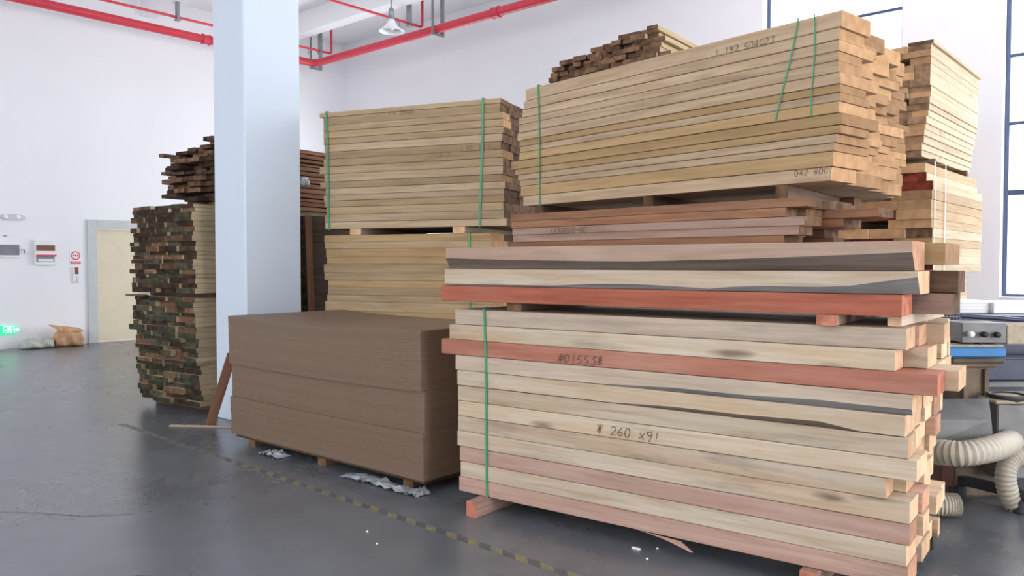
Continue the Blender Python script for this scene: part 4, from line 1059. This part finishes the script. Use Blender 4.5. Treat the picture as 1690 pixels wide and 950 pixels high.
mb.build('running_figure', M['exitwhite'], root)
mb = MB(); ya = wp(26, 544).y
mb.prism([Vector((X_-0.002, ya-0.05, z_+0.012)), Vector((X_-0.002, ya, z_+0.012)), Vector((X_-0.002, ya, z_+0.04)), Vector((X_-0.002, ya+0.05, z_)), Vector((X_-0.002, ya, z_-0.04)), Vector((X_-0.002, ya, z_-0.012)), Vector((X_-0.002, ya-0.05, z_-0.012))], Vector((0.004, 0, 0)))
mb.build('arrow', M['exitwhite'], root)
# sacks
def sack(name, c, L, W, H, mat, seed, label, fold=0.0, top=None):
    r2 = random.Random(seed); nx, ny = 22, 14; vs = []
    for i in range(nx+1):
        for k_ in range(ny):
            s_ = i/nx*2-1; a = 2*PI*k_/ny
            e = (1-abs(s_)**4)**0.5 if abs(s_) < 1 else 0.0
            e = max(e, 0.12)
            cy = math.copysign(abs(math.cos(a))**0.7, math.cos(a))*W/2*e
            zz = math.copysign(abs(math.sin(a))**0.8, math.sin(a))
            z_ = H/2*(1+zz*e)*(1+0.14*math.sin(3*s_+seed)) if zz > 0 else H/2*(1+zz)
            if top: z_ *= top(s_)
            w_ = 0.018*math.sin(7*s_+3*a+seed)+r2.uniform(-0.012, 0.012)
            vs.append(Vector((cy+w_, s_*L/2+r2.uniform(-0.01, 0.01), max(0.004, z_+(w_ if zz > 0 else 0)))))
    fs = []
    for i in range(nx):
        for k_ in range(ny):
            a = i*ny+k_; b_ = i*ny+(k_+1) % ny; fs.append((a, b_, b_+ny, a+ny))
    fs += [tuple(range(ny))[::-1], tuple(nx*ny+k_ for k_ in range(ny))]
    mb = MB(); mb.add(vs, fs, 0, True); o = mb.build(name, mat); o.location = c
    return o
c_ = hz(52, 573, 0); cw0 = hz(26, 573, 0); cw1 = hz(79, 573, 0)
o = sack('cement_sack', Vector((XL+0.28, (wp(26, 572).y+wp(79, 570).y)/2, 0)), 0.55, 0.40, 0.17, M['greybag'], 4, ''); tag(o, 'flat grey woven sack lying against the left wall', 'sack')
mb = MB(); mb.box((XL+0.30, o.location.y+0.02, 0.205), (0.26, 0.42, 0.012), rot=Matrix.Rotation(0.06, 3, 'X'), ch=0.004); 
o = sack('paper_sack', Vector((XL+0.30, (wp(78, 570).y+wp(126, 568).y)/2+0.02, 0)), 0.52, 0.40, 0.27, M['brownbag'], 8, '', top=lambda s_: 1.15-0.15*s_+0.0); tag(o, 'brown paper sack with open folded mouth, slumped against the left wall', 'sack')
oy = o.location.y
mb = MB(); mb.prism([Vector((-0.12, -0.30, 0.40)), Vector((0.16, -0.20, 0.30)), Vector((0.17, 0.20, 0.27)), Vector((-0.10, 0.22, 0.31))], Vector((0, 0, 0.018)))
f = mb.build('folded_mouth', M['brownbag']); f.parent = o

# ------------------------------------------------------------------ hazard tape and floor joint
t0_ = hz(200, 699, 0); t1_ = hz(1010, 972, 0); du_ = (t1_-t0_); tl_ = du_.length
mb = MB(); mb.box((tl_/2, 0, 0.0008), (tl_, 0.06, 0.0012)); o = mb.build('hazard_tape', M['tape']); o.location = (t0_.x, t0_.y, 0); o.rotation_euler = (0, 0, math.atan2(du_.y, du_.x))
tag(o, 'worn yellow and black hazard tape strip along the floor before the stacks', 'floor tape')
jl = [hz(-60, 843, 0), hz(60, 846, 0), hz(140, 852, 0), hz(222, 848, 0)]
mb = MB()
for a_, b_ in zip(jl, jl[1:]):
    d_ = (b_-a_); nn_ = Vector((-d_.y, d_.x, 0)).normalized()*0.004
    mb.add([a_-nn_+UP*0.0006, b_-nn_+UP*0.0006, b_+nn_+UP*0.0006, a_+nn_+UP*0.0006], [(0, 1, 2, 3)])
struct(mb.build('trim_1', plain('dark floor joint', S(70, 70, 74), 0.7)))
# floor debris
rd = random.Random(6)
for i, (px, py, lb) in enumerate(((1085, 906, 'tiny white scrap on the floor in front of the front stack, nearer one'), (1068, 923, 'tiny white scrap on floor, closest to the photo edge'), (1050, 906, 'small pale shaving on the floor by the front stack'), (622, 898, 'tiny white crumb on the floor beyond the hazard tape'), (606, 878, 'tiny pale chip on the open floor beyond the hazard tape'))):
    p = hz(px, py, 0.0); mb = MB(); mb.box((0, 0, 0.005), (0.012 if i != 2 else 0.05, 0.010 if i != 2 else 0.02, 0.008), ch=0.002)
    o = mb.build('floor_scrap', M['white']); o.location = p; tag(o, lb, 'scrap')

# ------------------------------------------------------------------ machines at the right edge
def cb(mb, px0, px1, py0, py1, d, depth, mi=0, yaw=0.0, ch=0.008, floor=False):
    """box whose front face covers the measured extent at distance d"""
    a = pt(px0, py0, d); b_ = pt(px1, py1, d); z1 = a.z; z0 = 0.0 if floor else b_.z
    w = (px1-px0)/F*d; c = (a+b_)/2; c.z = (z0+z1)/2
    m_ = ZR(YAW+yaw); c = c + (m_ @ Vector((0, depth/2, 0)))
    mb.box(c, (w, depth, abs(z1-z0)), mi, rot=m_, ch=ch)
    return c
# planer with dark body, control box and blue table
c0 = pt(1650, 600, 5.9); root = empty('planing_machine', (c0.x, c0.y, 0), 'dark blue planing machine with grey control box and blue feed table', 'machine')
mb = MB(); cb(mb, 1535, 1800, 521, 700, 6.0, 0.9, ch=0.02); mb.build('machine_body', M['navy'], root)
mb = MB(); cb(mb, 1545, 1800, 700, 860, 6.1, 0.7, floor=True); mb.build('machine_base', M['darkmetal'], root)
mb = MB(); cb(mb, 1550, 1586, 514, 564, 5.75, 0.12)
g0 = pt(1550, 514, 5.74); g1 = pt(1586, 564, 5.74)
gb = MB()
for k_ in range(7):
    x_ = 1552+k_*5.4; gb.tube([pt(x_, 516, 5.72), pt(x_, 562, 5.72)], 0.003, 6)
for k_ in range(9):
    y_ = 517+k_*5.6; gb.tube([pt(1551, y_, 5.72), pt(1585, y_, 5.72)], 0.003, 6)
mb.build('motor_housing', M['navy'], root); gb.build('wire_guard', M['greyscreen'], root)
mb = MB(); mb.tube([pt(1586, 521, 5.5), pt(1640, 524, 5.5), pt(1780, 536, 5.5)], 0.016, 12); mb.build('guide_rail', M['navy'], root)
mb = MB(); yw = R(20); cbx = cb(mb, 1588, 1660, 533, 566, 5.2, 0.30, yaw=-0.06, ch=0.006); ctl = mb.build('control_box', M['greymetal'], root)
for k_, px in enumerate((1601, 1623, 1644)):
    p = pt(px, 551+k_*0.5, 5.185); mb = MB(); ax = ZR(YAW) @ Matrix.Rotation(PI/2, 3, 'X')
    mb.lathe([(0, 0.03), (0.016, 0.03), (0.019, 0.024), (0.019, 0.0)], p, 16, axis=ax); kb = mb.build('knob', M['ivory'] if k_ == 0 else M['black']); kb.parent = ctl; bpy.context.view_layer.update()
    kb.matrix_parent_inverse = ctl.matrix_world.inverted(); kb['label'] = 'white knob' if k_ == 0 else 'black knob'
mb = MB(); cb(mb, 1661, 1760, 536, 568, 5.22, 0.28, yaw=0.05, ch=0.006); mb.build('lit_side_cover', M['dust'], root)  # pale colour stands in for window light on the control box's side
mb = MB(); cb(mb, 1520, 1662, 573, 590, 5.15, 0.42, ch=0.01); tb = mb.build('feed_table', M['blue'], root)
mb = MB(); cb(mb, 1524, 1658, 569, 572.6, 5.16, 0.40, ch=0.004); mb.build('table_top', M['dust'], root)
pc = pt(1594, 620, 5.40); mb = MB()
mb.box((pc.x, pc.y, 0.55), (0.20, 0.20, 0.68), rot=ZR(YAW), ch=0.02); mb.box((pc.x, pc.y, 0.88), (0.27, 0.25, 0.04), rot=ZR(YAW), ch=0.01)
mb.box((pc.x, pc.y, 0.915), (0.36, 0.30, 0.05), rot=ZR(YAW), ch=0.02)
for s_ in (-1, 1):
    q_ = pc+RX*(0.07*s_)-FX*0.11; mb.box((q_.x, q_.y, 0.6), (0.03, 0.03, 0.5), rot=ZR(YAW), ch=0.004)
mb.box((pc.x, pc.y, 0.11), (0.32, 0.30, 0.22), rot=ZR(YAW), ch=0.02)
mb.build('pedestal', M['castiron'], root)
mb = MB(); mb.tube([pt(1560, 565, 5.35), pt(1590, 561, 5.3), pt(1620, 568, 5.2)], 0.006, 8); mb.build('cable', M['black'], root)
mb = MB(); cb(mb, 1620, 1790, 592, 628, 5.6, 0.3); mb.build('gear_case', M['navy'], root)
mb = MB(); cb(mb, 1622, 1790, 630, 640, 5.55, 0.3); mb.build('case_rail', M['greymetal'], root)
mb = MB(); cb(mb, 1553, 1575, 768, 803, 5.25, 0.2); mb.build('oil_box', M['rustmetal'], root)
mb = MB(); q_ = pt(1618, 775, 5.80); mb.tube([q_-RX*0.13, q_+RX*0.13], 0.09, 24); 
for k_ in range(10): mb.tube([q_-RX*(0.11-0.024*k_), q_-RX*(0.10-0.024*k_)], 0.098, 24)
mb.build('motor', M['darkmetal'], root)
# round tray of shavings on a cabinet
c0 = pt(1663, 652, 5.2); root = empty('waste_tray', (c0.x, c0.y, 0), 'round dark tray of wood chips on a low grey cabinet by the machine', 'tray')
mb = MB(); mb.lathe([(0, -0.05), (0.09, -0.05), (0.11, -0.01), (0.115, 0.01), (0.105, 0.01), (0.10, -0.01), (0, -0.01)], (c0.x, c0.y, c0.z), 28); mb.build('tray_dish', M['darkmetal'], root)
mb = MB(); mb.lathe([(0.098, 0.004), (0.06, 0.014), (0, 0.018)], (c0.x, c0.y, c0.z-0.008), 20); mb.build('wood_chips', M['dust'], root)
mb = MB(); cb(mb, 1645, 1800, 666, 790, 5.12, 0.38, floor=False); mb.build('cabinet', M['greymetal'], root)
mb = MB(); cb(mb, 1643, 1802, 661, 667, 5.10, 0.40); mb.build('cabinet_top', M['dust'], root)
# dust hood
h0 = pt(1592, 700, 4.78)
mb = MB(); d0, d1 = 4.75, 5.05
A = [pt(1520, 692, d0), pt(1636, 692, d0), pt(1640, 732, d0+0.02), pt(1600, 738, d0), pt(1520, 738, d0)]
top = [pt(1530, 658, d1), pt(1632, 657, d1)]
Bk = [Vector(p)+FX*0.34 for p in A]
vs = A+top+[Bk[2], Bk[3], Bk[4]]+[top[0]-UP*0.25, top[1]-UP*0.25]
mb.add(vs, [(0, 4, 3, 2, 1), (0, 1, 6, 5), (1, 2, 7, 11, 6), (0, 5, 10, 9, 4), (4, 9, 8, 7, 2, 3), (5, 6, 11, 10), (10, 11, 7, 8, 9)])
tag(mb.build('dust_hood', M['greymetal'], origin=(h0.x, h0.y, h0.z)), 'grey sheet-metal dust hood above the thick ribbed duct', 'hood')
def hose(name, pts, r_, label, n=56):
    # smooth path through points with ribs
    P = [Vector(p) for p in pts]; P = [P[0]*2-P[1]]+P+[P[-1]*2-P[-2]]; out = []
    segs = len(P)-3
    for i in range(n+1):
        t_ = i/n*segs; k_ = min(int(t_), segs-1); f = t_-k_; a, b_, c_, d_ = P[k_:k_+4]
        out.append(0.5*((2*b_)+(c_-a)*f+(2*a-5*b_+4*c_-d_)*f*f+(3*b_-a-3*c_+d_)*f**3))
    mb = MB(); mb.tube(out, r_, 24, smooth=False, rfun=lambda i: r_*(1.0 if i % 2 else 0.90))
    return tag(mb.build(name, M['hose'], origin=out[0]), label, 'duct', 'ribbed dust ducts')
hose('flexible_duct', [pt(1505, 742, 5.0), pt(1545, 745, 4.75), pt(1590, 748, 4.62), pt(1632, 741, 4.66), pt(1658, 733, 4.85), pt(1668, 728, 5.1)], 0.076, 'thick cream ribbed duct curving out from behind the front stack')
hose('flexible_duct', [pt(1700, 752, 5.0), pt(1672, 758, 4.98), pt(1660, 780, 4.95), pt(1664, 812, 4.95), pt(1680, 840, 4.98)], 0.062, 'narrower cream ribbed duct drooping below the thick one', 40)
hose('flexible_duct', [pt(1500, 832, 5.0), pt(1545, 832, 4.86), pt(1582, 833, 4.84)], 0.072, 'cream duct end lying on the floor behind the front stack', 36)
# base frame rails
mb = MB(); a = pt(1575, 800, 5.3); b_ = pt(1800, 868, 4.6)
d_ = b_-a; yw = math.atan2(d_.y, d_.x); m_ = Matrix.Rotation(yw, 3, 'Z') @ Matrix.Rotation(0, 3, 'Y')
zz = 0.12; a.z = zz; b_.z = zz
c_ = (a+b_)/2; mb.box(c_, ((b_-a).length, 0.06, 0.06), rot=ZR(yw), ch=0.006)
for f in (0.03, 0.5, 0.97):
    q_ = a.lerp(b_, f); mb.box((q_.x, q_.y, 0.045), (0.09, 0.09, 0.09), rot=ZR(yw), ch=0.01)
tag(mb.build('steel_base_rail', M['darkmetal'], origin=(c_.x, c_.y, 0)), 'low dark steel rail on feet, running along the floor before the machine', 'rail')
# boards and sheets lying on the machine
mb_specs = [(1560, 1655, 487, 496, 6.6, 0.25, 'honey', 'yellow timber lying behind the white sheets on the machine'),
            (1556, 1632, 496, 510, 6.35, 0.38, 'white', 'stack of white sheets lying on the machine top'),
            (1640, 1800, 499, 516, 6.30, 0.40, 'ivory', 'pale flat carton on the machine top by the window')]
zt = pt(1600, 521, 6.0).z
for a0_, a1_, y0_, y1_, d_, dp, mt_, lb in mb_specs:
    mb = MB(); A_ = pt(a0_, y0_, d_); B_ = pt(a1_, y1_, d_); w_ = (a1_-a0_)/F*d_
    m_ = ZR(YAW); c_ = (A_+B_)/2+FX*dp/2; h_ = A_.z-zt-0.001 if d_ < 6.5 else 0.05
    c_.z = zt+h_/2+0.001 if d_ < 6.5 else A_.z-0.02
    o = None
    if mt_ == 'honey':
        mb.box((0, 0, 0), (w_*1.0, 0.12, 0.06), ch=0.004); o = mb.build('timber_length', M['honey']); o.location = Vector((pt(1608, 490, 6.45).x, pt(1608, 490, 6.45).y, zt+0.14)) 
        o.location = pt(1608, 492, 6.80); o.location.z = zt+0.031; o.rotation_euler = (0, 0, YAW+0.05)
        o.location.z = zt+0.031
    else:
        nlay = 4 if mt_ == 'white' else 1
        for q_ in range(nlay): mb.box((0.003*(q_ % 2), 0, h_*(q_+0.5)/nlay-h_/2), (w_, dp, h_/nlay-0.001), ch=0.002)
        o = mb.build('sheet_stack' if mt_ == 'white' else 'flat_carton', M[mt_]); o.location = c_; o.rotation_euler = (0, 0, YAW)
    tag(o, lb, 'timber' if mt_ == 'honey' else ('sheets' if mt_ == 'white' else 'carton'))
# low post behind the front stack
p0 = fl+fu*(fL-0.13)+fv*(FD+0.05); 
o = batten('timber_skid', Vector((p0.x, p0.y, 0)), Vector((p0.x, p0.y, 0))+fu*0.08, 0.07, 0.24, [M['moss_f'], M['e_moss'], M['bark']], 'short mossy post standing behind the right end of front stack'); o['category'] = 'post'
bpy.context.view_layer.update()
